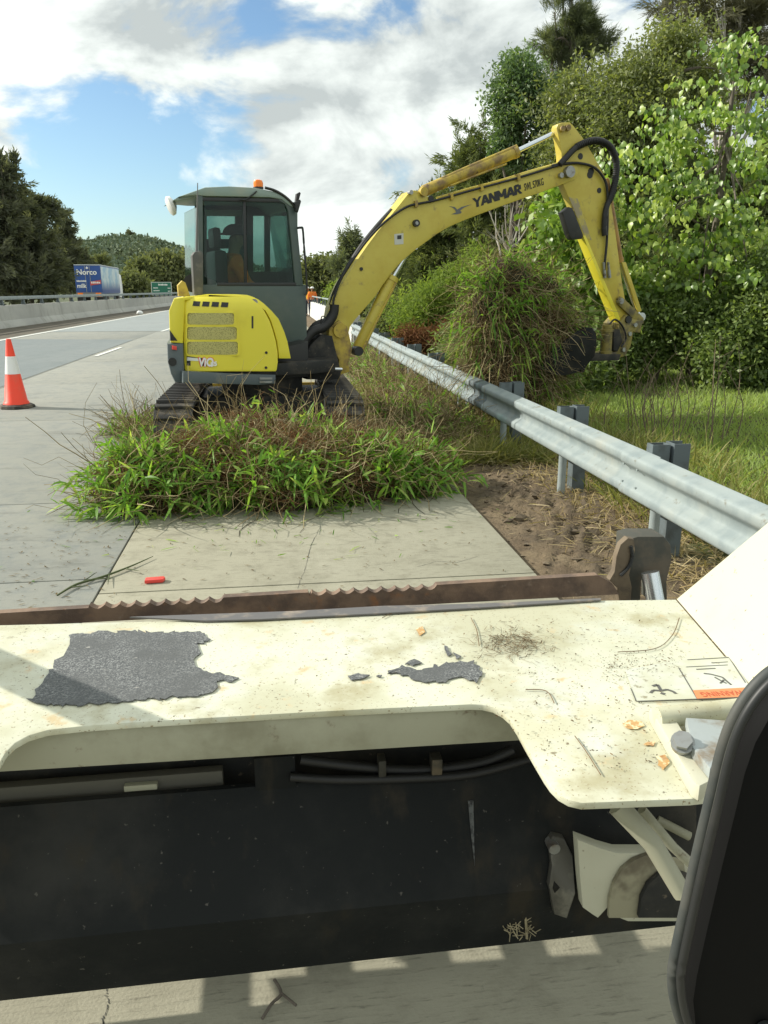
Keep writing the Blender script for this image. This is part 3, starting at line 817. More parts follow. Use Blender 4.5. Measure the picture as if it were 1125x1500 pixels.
# big leaved tree: tiers of hanging leaves
def bigleaf_mesh(k):
    r_ = random.Random(k)
    pts = [(0, 0), (.16, .10), (.34, .24), (.36, .42), (.26, .66), (.10, .88), (0, 1.0)]
    V = []; F = []
    n = len(pts)
    for i, (w, l) in enumerate(pts):
        cv = -.30 * l * l
        V += [(-w, l, .20 * w + cv + r_.uniform(-.03, .03)), (0, l, cv), (w, l, .20 * w + cv + r_.uniform(-.03, .03))]
    for i in range(n - 1):
        a, b_ = 3 * i, 3 * i + 3
        F += [(a, a + 1, b_ + 1, b_), (a + 1, a + 2, b_ + 2, b_ + 1)]
    me = bpy.data.meshes.new('leaf'); me.from_pydata(V, [], F)
    at = me.attributes.new('tint', 'FLOAT', 'POINT'); at.data.foreach_set('value', [.15 + .2 * k] * len(V))
    me.materials.append(F_BIG); finish(me, 60)
    return me
LM = [bigleaf_mesh(k) for k in range(5)]
ells = [E_(900, 300, 40, 30, 12.8), E_(850, 380, 50, 40, 13.0), E_(920, 390, 50, 34, 12.6), E_(1010, 330, 90, 46, 12.6), E_(1050, 230, 110, 50, 12.8), E_(960, 240, 56, 40, 12.6), E_(1075, 120, 60, 60, 13.4), E_(1120, 170, 60, 60, 13.0), E_(1110, 330, 70, 60, 12.4), E_(940, 320, 44, 34, 12.6), E_(1000, 180, 50, 36, 13), E_(1060, 400, 80, 40, 12.2)]
bt = thing('bigleaf_tree', 'large bright tree of big hanging leaves on the right side', 'tree', (ells[4][0][0], 13.0, 0), 0, ROW)
b = MB(); limbs(b, Vector((ells[4][0][0], 13.0, -.1)), Vector(ells[6][0]), .08, ells, 12); b.build('trunk', BARK, bt, 60, world=True)
# leaf positions in tiers
tiers = []
for c, r in ells:
    for _ in range(int(20 * r[0] / .6)):
        d = rnd_dirs(1)[0]
        p0 = c + d * r * rng.uniform(.6, 1.05)
        tk = rng.uniform(0, 5)
        ax = unit(np.array([d[0] - .3, d[1] - .6, rng.normal() * .15]))
        for j in range(16):
            tiers.append((p0 + ax * rng.uniform(-.38, .38) + rng.normal(size=3) * np.array([.10, .10, .035]), min(4, max(0, int(tk + rng.normal() * .8))), rng.uniform(.065, .135)))
LP = np.array([q[0] for q in tiers]); LS = np.array([q[2] for q in tiers]); LK = np.array([q[1] for q in tiers])
nL = len(LP)
tipd = unit(np.array([-.25, -.30, -.95]) + rng.normal(size=(nL, 3)) * .45)
nrm = unit(np.array([-.60, -.35, .40]) + rng.normal(size=(nL, 3)) * .55)
side = unit(np.cross(tipd, nrm)); nrm = np.cross(side, tipd)
# the leaves that show largest stand alone, the others are joined
order = np.argsort(LP[:, 1] - LS * 1.5 + rng.random(nL) * .5)
single = set(order[:300].tolist())
Minv = np.array(MW[bt].inverted())
Vs, Fs, Ts, off = [], [], [], 0
for i in range(nL):
    s = LS[i]
    M = np.eye(4); M[:3, 0] = side[i] * s; M[:3, 1] = tipd[i] * s; M[:3, 2] = nrm[i] * s; M[:3, 3] = LP[i]
    M = Minv @ M
    if i in single:
        o = bpy.data.objects.new('leaf', LM[LK[i]]); C.objects.link(o); o.parent = bt; o.matrix_local = Matrix(M.tolist())
    else:
        me = LM[LK[i]]
        if not hasattr(tree, 'lv'): tree.lv = {}
        if LK[i] not in tree.lv:
            tree.lv[LK[i]] = (np.array([v.co for v in me.vertices]), np.array([list(p_.vertices) for p_ in me.polygons]))
        v, f_ = tree.lv[LK[i]]
        Vs.append(v @ M[:3, :3].T + M[:3, 3]); Fs.append(f_ + off); off += len(v); Ts.append(np.full(len(v), .15 + .2 * LK[i]))
me = np_mesh('crown', np.concatenate(Vs), np.concatenate(Fs), np.concatenate(Ts))
tag(link('crown', me, bt, F_BIG), kind='stuff')

# dark stand on the far side of the road, and trees down the road
LG = 'dark trees left of the opposite carriageway'
for lab, el, k in [
    ('tallest dark tree at the left edge of the photo', [E_(2, 310, 30, 60, 72), E_(8, 390, 44, 56, 72), E_(6, 256, 12, 28, 72)], 900),
    ('dark tree second from the left edge with a slim top', [E_(36, 345, 26, 50, 76), E_(30, 285, 9, 26, 76), E_(40, 400, 34, 46, 76)], 800),
    ('dark tree in the middle of the left stand', [E_(62, 355, 22, 38, 80), E_(54, 305, 11, 18, 80), E_(65, 405, 30, 40, 80)], 700),
    ('dark bushy tree standing just left of the blue truck', [E_(96, 362, 20, 38, 118), E_(92, 315, 10, 18, 118), E_(98, 400, 26, 36, 118)], 800),
    ('low dark tree beside the rear of the blue truck', [E_(122, 400, 11, 24, 124), E_(116, 385, 10, 24, 124)], 360),
    ('small green tree above the blue truck', [E_(146, 386, 10, 12, 132), E_(138, 398, 12, 18, 132)], 220)]:
    tree('dark_tree', lab, 'tree', el, F_DARK if 'green' not in lab else F_FAR, int(k * .62), 46, (.50, .13), .5, 'needle', group=LG, shell=.2, droop=.2)
MG = 'olive trees at the foot of the hill'
for lab, el in [
    ('broad pale olive tree right behind the green road sign', [E_(236, 398, 26, 24, 210), E_(225, 412, 26, 20, 210), E_(256, 402, 22, 26, 210)]),
    ('olive tree between the truck and the green sign', [E_(207, 408, 14, 20, 200), E_(200, 418, 14, 14, 200)]),
    ('low olive tree at the front end of the truck', [E_(194, 422, 11, 10, 180)]),
    ('olive tree hidden partly behind the cab', [E_(282, 400, 24, 28, 220), E_(305, 410, 24, 22, 220)])]:
    tree('olive_tree', lab, 'tree', el, F_FAR, 420, 40, (1.1, .6), .9, group=MG, shell=.3)
tree('lone_tree', 'single tall tree standing on the hill skyline', 'tree', [E_(191.5, 350, 3.6, 6, 618), E_(191, 344, 1.8, 4, 618)], F_DARK, 70, 30, (2.0, 1.0), .8, trunk=None, nl=4)
# ------------------------------------------------------------------ grass
F_GRASS = foliage('turf_blades', (.21, .28, .09), (.31, .40, .14), (.43, .50, .23), .5, .0)
F_DRY = foliage('dry_straw', (.27, .20, .10), (.40, .32, .175), (.54, .46, .29), .3, .0)
F_WEED = foliage('weed_blades', (.11, .145, .045), (.25, .255, .095), (.47, .41, .23), .42, .0)
F_PILE = foliage('cut_grass_leaves', (.07, .17, .03), (.20, .38, .055), (.50, .58, .17), .45, .015, .45)
F_STALK = foliage('cut_grass_stalks', (.085, .06, .03), (.27, .21, .11), (.50, .42, .25), .1, .0)
F_RED = foliage('red_brown_thatch', (.17, .075, .035), (.29, .14, .07), (.40, .25, .13), .2, 0)
def field(name, label, n, x0, x1, y0, y1, ln, wd, bend, mat, dens=None, up=(.5, 1.0), cat=None):
    x = rng.uniform(x0, x1, n); y = y0 + (y1 - y0) * rng.random(n) ** 1.3
    if dens is not None:
        k = rng.random(n) < dens(x, y); x, y = x[k], y[k]
    n = len(x)
    P = np.stack([x, y, verge_z(x, y) - .02], -1)
    d = rng.normal(size=(n, 3)) * up[0]; d[:, 2] = up[1]; D = unit(d)
    cl = .5 + .3 * np.sin(x * 2.1 + y) * np.sin(y * 1.7 - x) 
    V, F = blade_arrays(P, D, rng.uniform(.5, 1.3, n) * ln * (.7 + .5 * cl), rng.uniform(.7, 1.3, n) * wd, rng.uniform(.1, .6, n) * bend)
    tn = np.clip(cl * .5 + rng.random(n) * .55 - .05, 0, 1)
    o = mass(name, [(V, F, tn)], mat)
    tag(o, label, cat)
    return o
field('turf_grass', 'bright green mown grass beyond the guard rail', 75000, 3.3, 15, 5.4, 16.5, .17, .013, .6, F_GRASS, lambda x, y: np.clip((x - 3.0) / .8, .15, 1) * np.clip((x * 1.0 - y * .22 - .2), .1, 1), cat='grass')
field('roadside_weeds', 'tall straggly weeds and dry grass close behind the guard rail', 26000, 2.5, 4.8, 2.6, 12, .40, .011, .8, F_WEED, lambda x, y: np.clip(1 - np.abs(x - 3.2) / 1.1, 0, 1) * (.5 + .5 * np.sin(x * 3 + y * 2.2)), (.55, 1.0), cat='weeds')
field('dry_grass', 'dry straw coloured grass behind the near guard rail posts', 9000, 2.2, 3.4, 2.8, 8.5, .20, .008, 1.1, F_DRY, lambda x, y: .35 + .65 * (np.sin(x * 4 + y * 3) > -.2), (.9, .7), cat='dry grass')
field('rail_weeds', 'brown and olive weeds under the rail by the excavator tracks', 22000, .95, 2.6, 7.1, 13.5, .34, .011, .9, F_WEED, lambda x, y: np.clip((x - .9) * 1.3, .05, 1), (.75, .8), cat='weeds')
field('rail_straw', 'pale straw lying along the rail beside the excavator tracks', 16000, 1.2, 2.6, 7.6, 21, .24, .007, 1.2, F_DRY, None, (1.1, .55), cat='straw')
# straw lying on the dirt
n = 5200
x = rng.uniform(1.55, 2.9, n); y = 2.7 + 5.8 * rng.random(n)
k = rng.random(n) < np.clip(.25 + 1.6 * (x - 1.9) + .35 * np.sin(y * 2.6 + x * 4), .05, 1); x, y = x[k], y[k]; n = len(x)
P = np.stack([x, y, verge_z(x, y) + .012 + rng.random(n) * .03], -1)
d = rng.normal(size=(n, 3)); d[:, 2] = rng.normal(size=n) * .22; D = unit(d)
V, F = blade_arrays(P, D, rng.uniform(.05, .20, n), rng.uniform(.003, .007, n), .1)
tag(mass('straw', [(V, F, rng.random(n))], F_DRY), 'dry straw scattered over the dirt strip beside the slab', 'straw')
# tall bare weeds standing behind the rail
b = MB(); wr = thing('dry_weed', 'tall bare dry weed stalks standing in front of the bright grass', 'weed', (4.3, 8.3, 0))
for i in range(26):
    p0 = Vector((4.3 + rng.normal() * .35, 8.3 + rng.normal() * .3, 0)); h = rng.uniform(.5, 1.15)
    p1 = p0 + Vector((rng.normal() * .06, rng.normal() * .06, h * .5)); p2 = p0 + Vector((rng.normal() * .16, rng.normal() * .1, h))
    b.tube([p0, p1, p2], [.007, .005, .002], 4, curve=True)
    for j in range(3):
        s = p1.lerp(p2, rng.random()); b.tube([s, s + Vector((rng.normal() * .1, rng.normal() * .1, .1))], [.003, .001], 3)
b.build('stalks', surf('weed_stalk', (.17, .13, .085), .9), wr, 60, world=True, kind='stuff')

# ------------------------------------------------------------------ mound of cut grass
def blob(name, c, r, mat, parent, amp=.16, sub=4):
    bm = bmesh.new(); bmesh.ops.create_icosphere(bm, subdivisions=sub, radius=1)
    for v in bm.verts:
        p = v.co.copy(); k = 1 + amp * mnoise.noise(p * 2.2 + Vector(c)) + amp * .6 * mnoise.noise(p * 6 + Vector(c))
        v.co = Vector((p.x * r[0] * k, p.y * r[1] * k, p.z * r[2] * k)) + Vector(c)
    if parent is not None: bm.transform(frame_of(parent).inverted())
    me = bpy.data.meshes.new(name); bm.to_mesh(me); bm.free(); finish(me, 80)
    return link(name, me, parent, mat)
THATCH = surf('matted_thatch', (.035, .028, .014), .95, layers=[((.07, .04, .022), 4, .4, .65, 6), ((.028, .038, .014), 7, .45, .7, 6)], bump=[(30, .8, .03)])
pile = thing('grass_pile', 'long heap of freshly cut green grass and dry runners on the concrete shoulder', 'grass pile', (-.1, 6.2, 0))
PE = [((-1.05, 6.05, .05), (.42, .42, .40)), ((-.62, 6.25, .06), (.55, .50, .46)), ((0., 6.2, .06), (.66, .62, .46)), ((.55, 6.3, .06), (.60, .55, .42)), ((1.0, 6.35, .03), (.42, .40, .32)), ((-.20, 6.75, .10), (.60, .4, .50)), ((.40, 6.8, .08), (.5, .35, .42))]
for c, r in PE:
    blob('thatch', (c[0], c[1], 0), (r[0] * .80, r[1] * .80, (r[2] + c[2]) * .78), THATCH, pile, sub=3)
def over(ells, n, lo=.62, hi=1.05):
    vol = np.array([r[0] * r[1] for _, r in ells]); ci = rng.choice(len(ells), n, p=vol / vol.sum())
    c = np.array([e[0] for e in ells])[ci]; r = np.array([e[1] for e in ells])[ci]
    d = rnd_dirs(n); d[:, 2] = np.abs(d[:, 2])
    return c + d * r * rng.uniform(lo, hi, (n, 1)), d
def parts_pile(ells, nb, ns, nr, parent, greenbias, hang=0.0, ground=True, lf=(.15, .020)):
    # leafy shoots: a stalk with blades along it
    nsh = nb // 11
    P, d = over(ells, nsh, .6, .98)
    D = unit(rng.normal(size=(nsh, 3)) * np.array([1.1, 1.1, .6]) + d * .35 + np.array([0, 0, .05 - hang]))
    L = rng.uniform(.12, .34, nsh)
    Vs, Fs = stalk_arrays(P, D, L, .0028, .12)
    tt = rng.random((nsh, 11)) ** .6 * .9 + .1
    PB = (P[:, None] + D[:, None] * (tt * L[:, None])[..., None]).reshape(-1, 3)
    DB = unit(np.repeat(D, 11, 0) * .6 + rnd_dirs(nsh * 11) * .85)
    gb = greenbias(PB)
    k = rng.random(len(PB)) < gb
    PB, DB = PB[k], DB[k]; n = len(PB)
    if ground: PB[:, 2] = np.maximum(PB[:, 2], .012)
    ln = rng.uniform(.5, 1.35, n) * lf[0]
    Vb, Fb = blade_arrays(PB, DB, ln, rng.uniform(.6, 1.3, n) * lf[1], rng.uniform(0, .5, n))
    if ground: Vb[:, 2] = np.maximum(Vb[:, 2], .006)
    shade_ = np.repeat(rng.random(nsh), 11)[k]
    mass('green_blades', [(Vb, Fb, np.clip(shade_ * .55 + rng.random(n) * .45, 0, 1))], F_PILE, parent)
    P, d = over(ells, ns, .68, 1.06)
    D = unit(rng.normal(size=(ns, 3)) * np.array([1, 1, .55]) + d * .25 + np.array([0, 0, -hang]))
    V, F = stalk_arrays(P, D, rng.uniform(.2, .7, ns), rng.uniform(.002, .0052, ns), .38)
    if ground: V[:, 2] = np.maximum(V[:, 2], .004)
    mass('dry_stalks', [(Vs, Fs, rng.random(nsh) * .5 + .2), (V, F, rng.random(ns))], F_STALK, parent)
    if nr:
        P, d = over(ells, nr, .7, 1.0)
        k = rng.random(nr) < np.clip(1.15 - greenbias(P) * 1.15, 0, 1); P, d = P[k], d[k]
        D = unit(rnd_dirs(len(P)) + d * .3)
        V, F = stalk_arrays(P, D, rng.uniform(.08, .25, len(P)), .0022, .5)
        mass('red_thatch', [(V, F, rng.random(len(P)))], F_RED, parent)
def gbias(P):
    a = .66 - .50 * np.clip((P[:, 2] - .33) / .14, 0, 1) * (P[:, 0] > -.85) - .3 * np.exp(-((P[:, 0] - .62) ** 2 + (P[:, 2] - .2) ** 2) / .05)
    return np.clip(a + .25 * np.sin(P[:, 0] * 7 + P[:, 2] * 9 + P[:, 1] * 4), .06, 1)
parts_pile(PE, 28000, 3000, 15000, pile, gbias, lf=(.135, .021))
# stray bits round the heap
n = 110
x = rng.normal(size=n) * .9 - .15; y = 5.25 + np.abs(rng.normal(size=n)) * .22 - rng.random(n) ** 3 * .9
D = rnd_dirs(n); D[:, 2] = np.abs(D[:, 2]) * .08; D = unit(D)
V, F = blade_arrays(np.stack([x, y, np.full(n, .008)], -1), D, rng.uniform(.02, .12, n), rng.uniform(.003, .010, n), .03)
V[:, 2] = np.maximum(V[:, 2], .004)
tag(mass('grass_litter', [(V, F, rng.random(n))], F_PILE), 'loose grass blades scattered on the slab before the heap', 'grass litter')
n = 900
x = rng.uniform(-2.4, 1.4, n); y = rng.uniform(4.0, 5.7, n); k = rng.random(n) < np.where(x < -1.0, 1.0, .25); x, y = x[k], y[k]; n = len(x)
D = rnd_dirs(n); D[:, 2] = 0; D = unit(D)
V, F = leaf_arrays(np.stack([x, y, np.full(n, .007)], -1), D, rng.uniform(.008, .05, n), rng.uniform(.004, .012, n), np.array([0, 0, 1.0]))
tag(mass('leaf_crumbs', [(V, F, rng.random(n) * .3)], F_STALK), 'small dark crumbs of grass on the road in front of the heap', 'crumbs')
tw = MB(); p = [atZ(*q, .015) for q in ((84, 872), (112, 856), (150, 845), (190, 830), (224, 815))]
tw.tube(p, [.005, .007, .007, .005, .002], 6, curve=True)
for a, e in (((120, 853), (142, 838)), ((160, 841), (158, 856)), ((135, 849), (165, 846)), ((185, 833), (203, 836)), ((105, 860), (128, 858))):
    tw.tube([atZ(*a, .015), atZ(*e, .02)], [.005, .0015], 4)
tag(tw.build('grass_runner', surf('runner', (.075, .095, .035), .8), None, 60), 'long dark green grass runner lying across the left slab joint', 'grass runner')
bh = thing('brush_heap', 'low heap of dry brown brush between the excavator track and the rail', 'brush heap', (1.5, 8.4, 0))
BE = [((1.35, 7.7, 0), (.42, .5, .26)), ((1.75, 8.3, 0), (.45, .6, .34)), ((1.35, 9.0, 0), (.4, .6, .36)), ((1.9, 9.4, 0), (.4, .7, .38)), ((1.5, 10.3, 0), (.5, .7, .34)), ((1.8, 11.6, 0), (.4, .9, .3)), ((1.75, 13.4, 0), (.4, 1.1, .28)), ((1.8, 15.6, 0), (.4, 1.3, .28)), ((1.85, 18.2, 0), (.35, 1.5, .28))]
parts_pile(BE, 12000, 4600, 1500, bh, lambda P: np.clip(.34 + .25 * np.sin(P[:, 0] * 6 + P[:, 1] * 4), .05, .7))
tf = thing('grass_tuft', 'small tuft of cut grass beside the left excavator track', 'grass tuft', (-1.5, 9.2, 0))
parts_pile([((-1.35, 8.9, 0), (.3, .35, .2)), ((-1.6, 9.3, 0), (.25, .3, .12))], 1500, 700, 0, tf, lambda P: np.full(len(P), .55))
# red plastic bit on the slab
rp = MB(); c = atZ(227, 853, 0); rp.prism([(-.055, -.022, 0), (.045, -.026, 0), (.058, .006, 0), (.05, .026, 0), (-.05, .028, 0)], (0, 0, .022), .006)
o = rp.build('red_plastic_piece', REDP, None, 30); o.location = (c.x, c.y, .003); o.rotation_euler = (0, 0, .12)
tag(o, 'small bright red plastic piece lying on the slab before the heap', 'plastic piece')

# ------------------------------------------------------------------ traffic cone
cp = atZ(25, 597)
cone = thing('traffic_cone', 'orange traffic cone with white band on a black base at the left edge', 'traffic cone', cp, .12)
def lathe(pr, n=32):
    b = MB(); rings = [[b.bm.verts.new((r * math.cos(2 * math.pi * k / n), r * math.sin(2 * math.pi * k / n), z)) for k in range(n)] for r, z in pr]
    for a, c_ in zip(rings, rings[1:]):
        for k in range(n): b.bm.faces.new((a[k], a[(k + 1) % n], c_[(k + 1) % n], c_[k]))
    b.bm.faces.new(rings[0][::-1]); b.bm.faces.new(rings[-1]); bmesh.ops.recalc_face_normals(b.bm, faces=b.bm.faces)
    return b
lathe([(.175, .05), (.165, .085), (.15, .10), (.033, .93), (.028, .945), (.022, .947)]).build('cone_body', LINER, cone, 40)
def crr(z): return .15 - .117 * (z - .10) / .83 + .0025
lathe([(crr(.47) - .003, .47), (crr(.472), .472), (crr(.71), .71), (crr(.712) - .003, .712)]).build('reflective_band', REFL, cone, 40)
lathe([(.24, 0), (.245, .012), (.235, .04), (.19, .055), (.172, .06)], 8).build('base', RUB, cone, 30)

# ------------------------------------------------------------------ truck with a curtain sided trailer
TX0, TX1 = atY(109, 400, 94).x, atY(147, 400, 94).x
tr = thing('semi_trailer_truck', 'blue semi trailer truck with lettering driving on the opposite carriageway', 'truck', ((TX0 + TX1) / 2, 94, 0), .045)
w = (TX1 - TX0) / 2
BLUE = surf('truck_blue', (.03, .085, .29), .4, layers=[((.03, .10, .33), 1.2, .45, .7)])
m, t, out = newmat('curtain_print')
tcn = t.nodes.new('ShaderNodeTexCoord'); sp = nd(t, 'ShaderNodeSeparateXYZ', {0: tcn.outputs['Object']})
mr_ = nd(t, 'ShaderNodeMapRange', {'Value': sp.outputs[2], 'From Min': 1.5, 'From Max': 2.5})
nz = noise_fac(t, nd(t, 'ShaderNodeMapping', {0: tcn.outputs['Object'], 'Scale': (.5, .45, .7)}).outputs[0], 1.0, 3, .5, .45, .55)
c = mixc(t, mr_.outputs[0], (.02, .06, .22), mixc(t, nz, (.27, .44, .56), (.50, .60, .62)))
p = nd(t, 'ShaderNodeBsdfPrincipled', {'Base Color': c, 'Roughness': .5}); t.links.new(p.outputs[0], out.inputs[0])
CURT = m
b = MB(); b.box((-w, .06, 1.15), (w, 14.6, 4.15), .04); b.build('trailer_body', BLUE, tr, 30)
b = MB(); b.box((w + .005, .2, 1.25), (w + .03, 14.4, 4.05), .01); b.build('curtain', CURT, tr, 30)
b = MB(); b.box((-w, .0, 4.15), (w + .04, 14.6, 4.24), .02); b.build('roof', surf('truck_roof', (.55, .6, .6), .5), tr, 30)
for s in (-1, 1):
    b = MB(); b.box((min(0, s * (w - .04)) + (.01 if s > 0 else 0), -.01, 1.3), (max(0, s * (w - .04)) - (.01 if s < 0 else 0), .055, 4.1), .01)
    dr = b.build('door', BLUE, tr, 30)
    b = MB(); b.box((s * .25 - .03, -.04, 1.3), (s * .25 + .03, -.012, 4.1)); b.build('lock_bar', STEEL, dr, 30)
    b = MB(); b.box((s * (w - .42) - .28, -.05, .82), (s * (w - .42) + .28, 0, 1.24), .02); b.build('tail_light', ORANGE, tr, 30)
    b = MB(); b.box((s * (w - .4) - .4, .3, .25), (s * (w - .4) + .4, .36, .8)); b.build('mudflap', BLK, tr, 30)
    for y in (2.0, 3.3, 4.6, 13.2):
        b = MB(); b.tube([(s * (w - .05), y, .52), (s * (w - .62), y, .52)], .52, 20); wh = b.build('wheel', RUB, tr, 40)
b = MB(); b.box((-w, -.02, .78), (w, .04, 1.28)); b.build('rear_bumper', surf('truck_bumper', (.2, .19, .18), .6), tr, 30)
b = MB(); b.box((-w + .1, .3, .85), (w - .1, 13.8, 1.14)); b.build('chassis', DSTEEL, tr, 30)
b = MB(); b.prism([(-w + .1, 15.0, .6), (-w + .1, 17.6, .6), (-w + .1, 17.7, 2.1), (-w + .1, 17.1, 3.4), (-w + .1, 15.0, 3.6)], (2 * w - .2, 0, 0), .05); b.build('cab', WHITEM, tr, 30)
WLET = surf('white_lettering', (.82, .82, .78), .5); RLET = surf('red_lettering', (.55, .09, .07), .5); BLET = surf('black_lettering', (.015, .016, .018), .5)
text('lettering', 'Norco', tr, WLET, (-1.15, -.055, 3.18), (1, 0, 0), (0, 0, 1), .78, .004, .02, 0, 2.1)
text('lettering', 'milk', tr, WLET, (-1.22, -.055, 1.78), (1, 0, 0), (0, 0, 1), .62, .004, .015, 0, 1.0)
def strokes(b, x0, x1, z, h, y, seed):
    r_ = random.Random(seed); x = x0
    while x < x1:
        w_ = h * r_.uniform(.35, .75); b.box((x, y - .004, z), (min(x + w_, x1), y, z + h * r_.uniform(.75, 1))); x += w_ + h * .22
b = MB(); strokes(b, -1.2, -.2, 2.4, .2, -.055, 3); b.build('lettering', WLET, tr, 30)
b = MB(); b.prism([(.2, -.056, 2.02), (1.35, -.056, 2.2), (1.35, -.056, 2.62), (.2, -.056, 2.42)], (0, .004, 0)); b.build('red_banner', RLET, tr, 30)
b = MB(); strokes(b, .3, 1.25, 2.24, .2, -.058, 5); b.build('lettering', WLET, tr, 30)
b = MB(); b.prism([(0, -.055, 4.05), (.16, -.055, 3.85), (.06, -.055, 3.8), (.0, -.055, 3.72), (-.06, -.055, 3.8), (-.16, -.055, 3.85)], (0, .004, 0)); b.build('emblem', WLET, tr, 30)

# ------------------------------------------------------------------ direction sign
a, c_ = atY(221, 413, 150), atY(252, 431, 150)
sg = thing('direction_sign', 'green road direction sign with white lettering in front of the olive trees', 'road sign', ((a.x + c_.x) / 2, 150, 0))
hw, z0, z1 = (c_.x - a.x) / 2, c_.z - .2, a.z
SGR = surf('sign_green', (.015, .14, .085), .5)
b = MB(); b.box((-hw, 0, z0), (hw, .06, z1), .02); pn = b.build('panel', SGR, sg, 30)
b = MB()
for x0, zz0, x1, zz1 in ((-hw, z1 - .09, hw, z1 - .03), (-hw, z0 + .03, hw, z0 + .09), (-hw, z0, -hw + .07, z1), (hw - .07, z0, hw, z1)):
    b.box((x0, -.014, zz0), (x1, -.002, zz1))
b.build('border', WLET, sg, 30)
b = MB(); h_ = z1 - z0
strokes(b, -hw * .3, hw * .62, z1 - h_ * .26, h_ * .13, -.003, 1)
for r0, (xa, xb) in enumerate(((-hw * .8, -hw * .35), (-hw * .8, -hw * .2), (-hw * .8, -hw * .4))):
    strokes(b, xa, xb, z1 - h_ * (.48 + .2 * r0), h_ * .08, -.003, 11 + r0)
for r0 in range(2):
    strokes(b, hw * .62, hw * .88, z1 - h_ * (.5 + .22 * r0), h_ * .08, -.003, 21 + r0)
b.build('lettering', WLET, sg, 30)
for x in (-hw * .6, hw * .6):
    b = MB(); b.tube([(x, .12, -.1), (x, .12, z1 - .1)], .06, 8); b.build('post', GALVD, sg, 40)
# small white bag on the far edge line
q = atZ(205, 461)
o = blob('white_litter', (0, 0, .12), (.20, .16, .14), WHITEM, None, .25, 3); o.location = (q.x, q.y, 0)
tag(o, 'crumpled white litter on the far edge line by the median', 'litter')
# ------------------------------------------------------------------ excavator
EO = Vector((-.15, 8.4, 0)); PHI = R(15.5)
EU = Vector((math.cos(PHI), math.sin(PHI), 0)); EV = Vector((-math.sin(PHI), math.cos(PHI), 0))
ex = thing('mini_excavator', 'yellow mini excavator with dark cab reaching over the guard rail', 'excavator', EO, PHI)
def ev(px, py, v):
    """pixel -> point of the excavator's own frame on its vertical plane at offset v"""
    r = ray(px, py); t = (v - (CAMP - EO).dot(EV)) / r.dot(EV)
    p = CAMP + r * t - EO
    return Vector((p.dot(EU), v, p.z))
def evl(pts, v): return [ev(x, y, v) for x, y in pts]
def side(name, pts, v0, v1, mat, parent=ex, bev=.008, smooth=35, tr=None, lean=0.0):
    b = MB(); b.prism(evl(pts, v0 if tr is None else tr), (lean, v1 - v0, 0), bev) if tr is None else b.prism([Vector((p.x, v0, p.z)) for p in evl(pts, tr)], (0, v1 - v0, 0), bev)
    return b.build(name, mat, parent, smooth)
Mu = Matrix.Rotation(-PHI, 4, 'Z')       # undercarriage stays square to the road
# tracks
TL = MB  # (alias kept short)
zc_t, rt, y_f, y_r = .315, .285, -1.0, 1.05
def track_path(n_arc=9, n_run=14):
    P = []
    for k in range(n_run): P.append((y_f + (y_r - y_f) * k / n_run, zc_t + rt, 0))
    for k in range(n_arc): a = math.pi / 2 - math.pi * k / n_arc; P.append((y_r + rt * math.cos(a), zc_t + rt * math.sin(a), 0))
    for k in range(n_run): P.append((y_r - (y_r - y_f) * k / n_run, zc_t - rt, 0))
    for k in range(n_arc): a = -math.pi / 2 - math.pi * k / n_arc; P.append((y_f + rt * math.cos(a), zc_t + rt * math.sin(a), 0))
    return P
TP = track_path()
LUG = MB(); LUG.box((-.165, -.022, -.004), (.165, .022, .03), .006)
lug_me = None
for sx in (-.78, .78):
    b = MB(); k = len(TP)
    ro = []; 
    for y, z, _ in TP:
        cy = min(max(y, y_f), y_r); d = Vector((0, y - cy, z - zc_t)).normalized()
        ro.append([(sx - .17, y, z), (sx + .17, y, z), (sx + .17, y - d.y * .035, z - d.z * .035), (sx - .17, y - d.y * .035, z - d.z * .035)])
    rv = [[b.bm.verts.new(p) for p in r] for r in ro]
    for i in range(k):
        A, B = rv[i], rv[(i + 1) % k]
        for j in range(4): b.bm.faces.new((A[j], A[(j + 1) % 4], B[(j + 1) % 4], B[j]))
    bmesh.ops.recalc_face_normals(b.bm, faces=b.bm.faces)
    b.bm.transform(Mu)
    tk = b.build('track', RUB, ex, 50)
    # lugs round the belt
    per = 2 * (y_r - y_f) + 2 * math.pi * rt; nl = 46
    for i in range(nl):
        s = per * i / nl; run = y_r - y_f
        if s < run: y, z, a = y_f + s, zc_t + rt, 0
        elif s < run + math.pi * rt: q = (s - run) / rt; y, z, a = y_r + rt * math.sin(q), zc_t + rt * math.cos(q), -q
        elif s < 2 * run + math.pi * rt: y, z, a = y_r - (s - run - math.pi * rt), zc_t - rt, math.pi
        else: q = math.pi + (s - 2 * run - math.pi * rt) / rt; y, z, a = y_f + rt * math.sin(q), zc_t + rt * math.cos(q), -q
        M = Mu @ Matrix.Translation((sx, y, z)) @ Matrix.Rotation(a, 4, 'X')
        if lug_me is None:
            o = LUG.build('tread_lug', RUB, tk, 30); lug_me = o.data
        else:
            o = bpy.data.objects.new('tread_lug', lug_me); C.objects.link(o); o.parent = tk
        o.matrix_local = M
    for y in (y_f, y_r):
        b = MB(); b.tube([(sx - .10, y, zc_t), (sx + .10, y, zc_t)], rt - .05, 20); b.bm.transform(Mu); b.build('sprocket', DSTEEL, ex, 40)
    b = MB(); b.box((sx - .09, y_f, .18), (sx + .09, y_r, .44), .02)
    for y in np.linspace(y_f + .25, y_r - .25, 4): b.tube([(sx - .12, y, .12), (sx + .12, y, .12)], .075, 12)
    b.bm.transform(Mu); b.build('track_frame', DSTEEL, ex, 40)
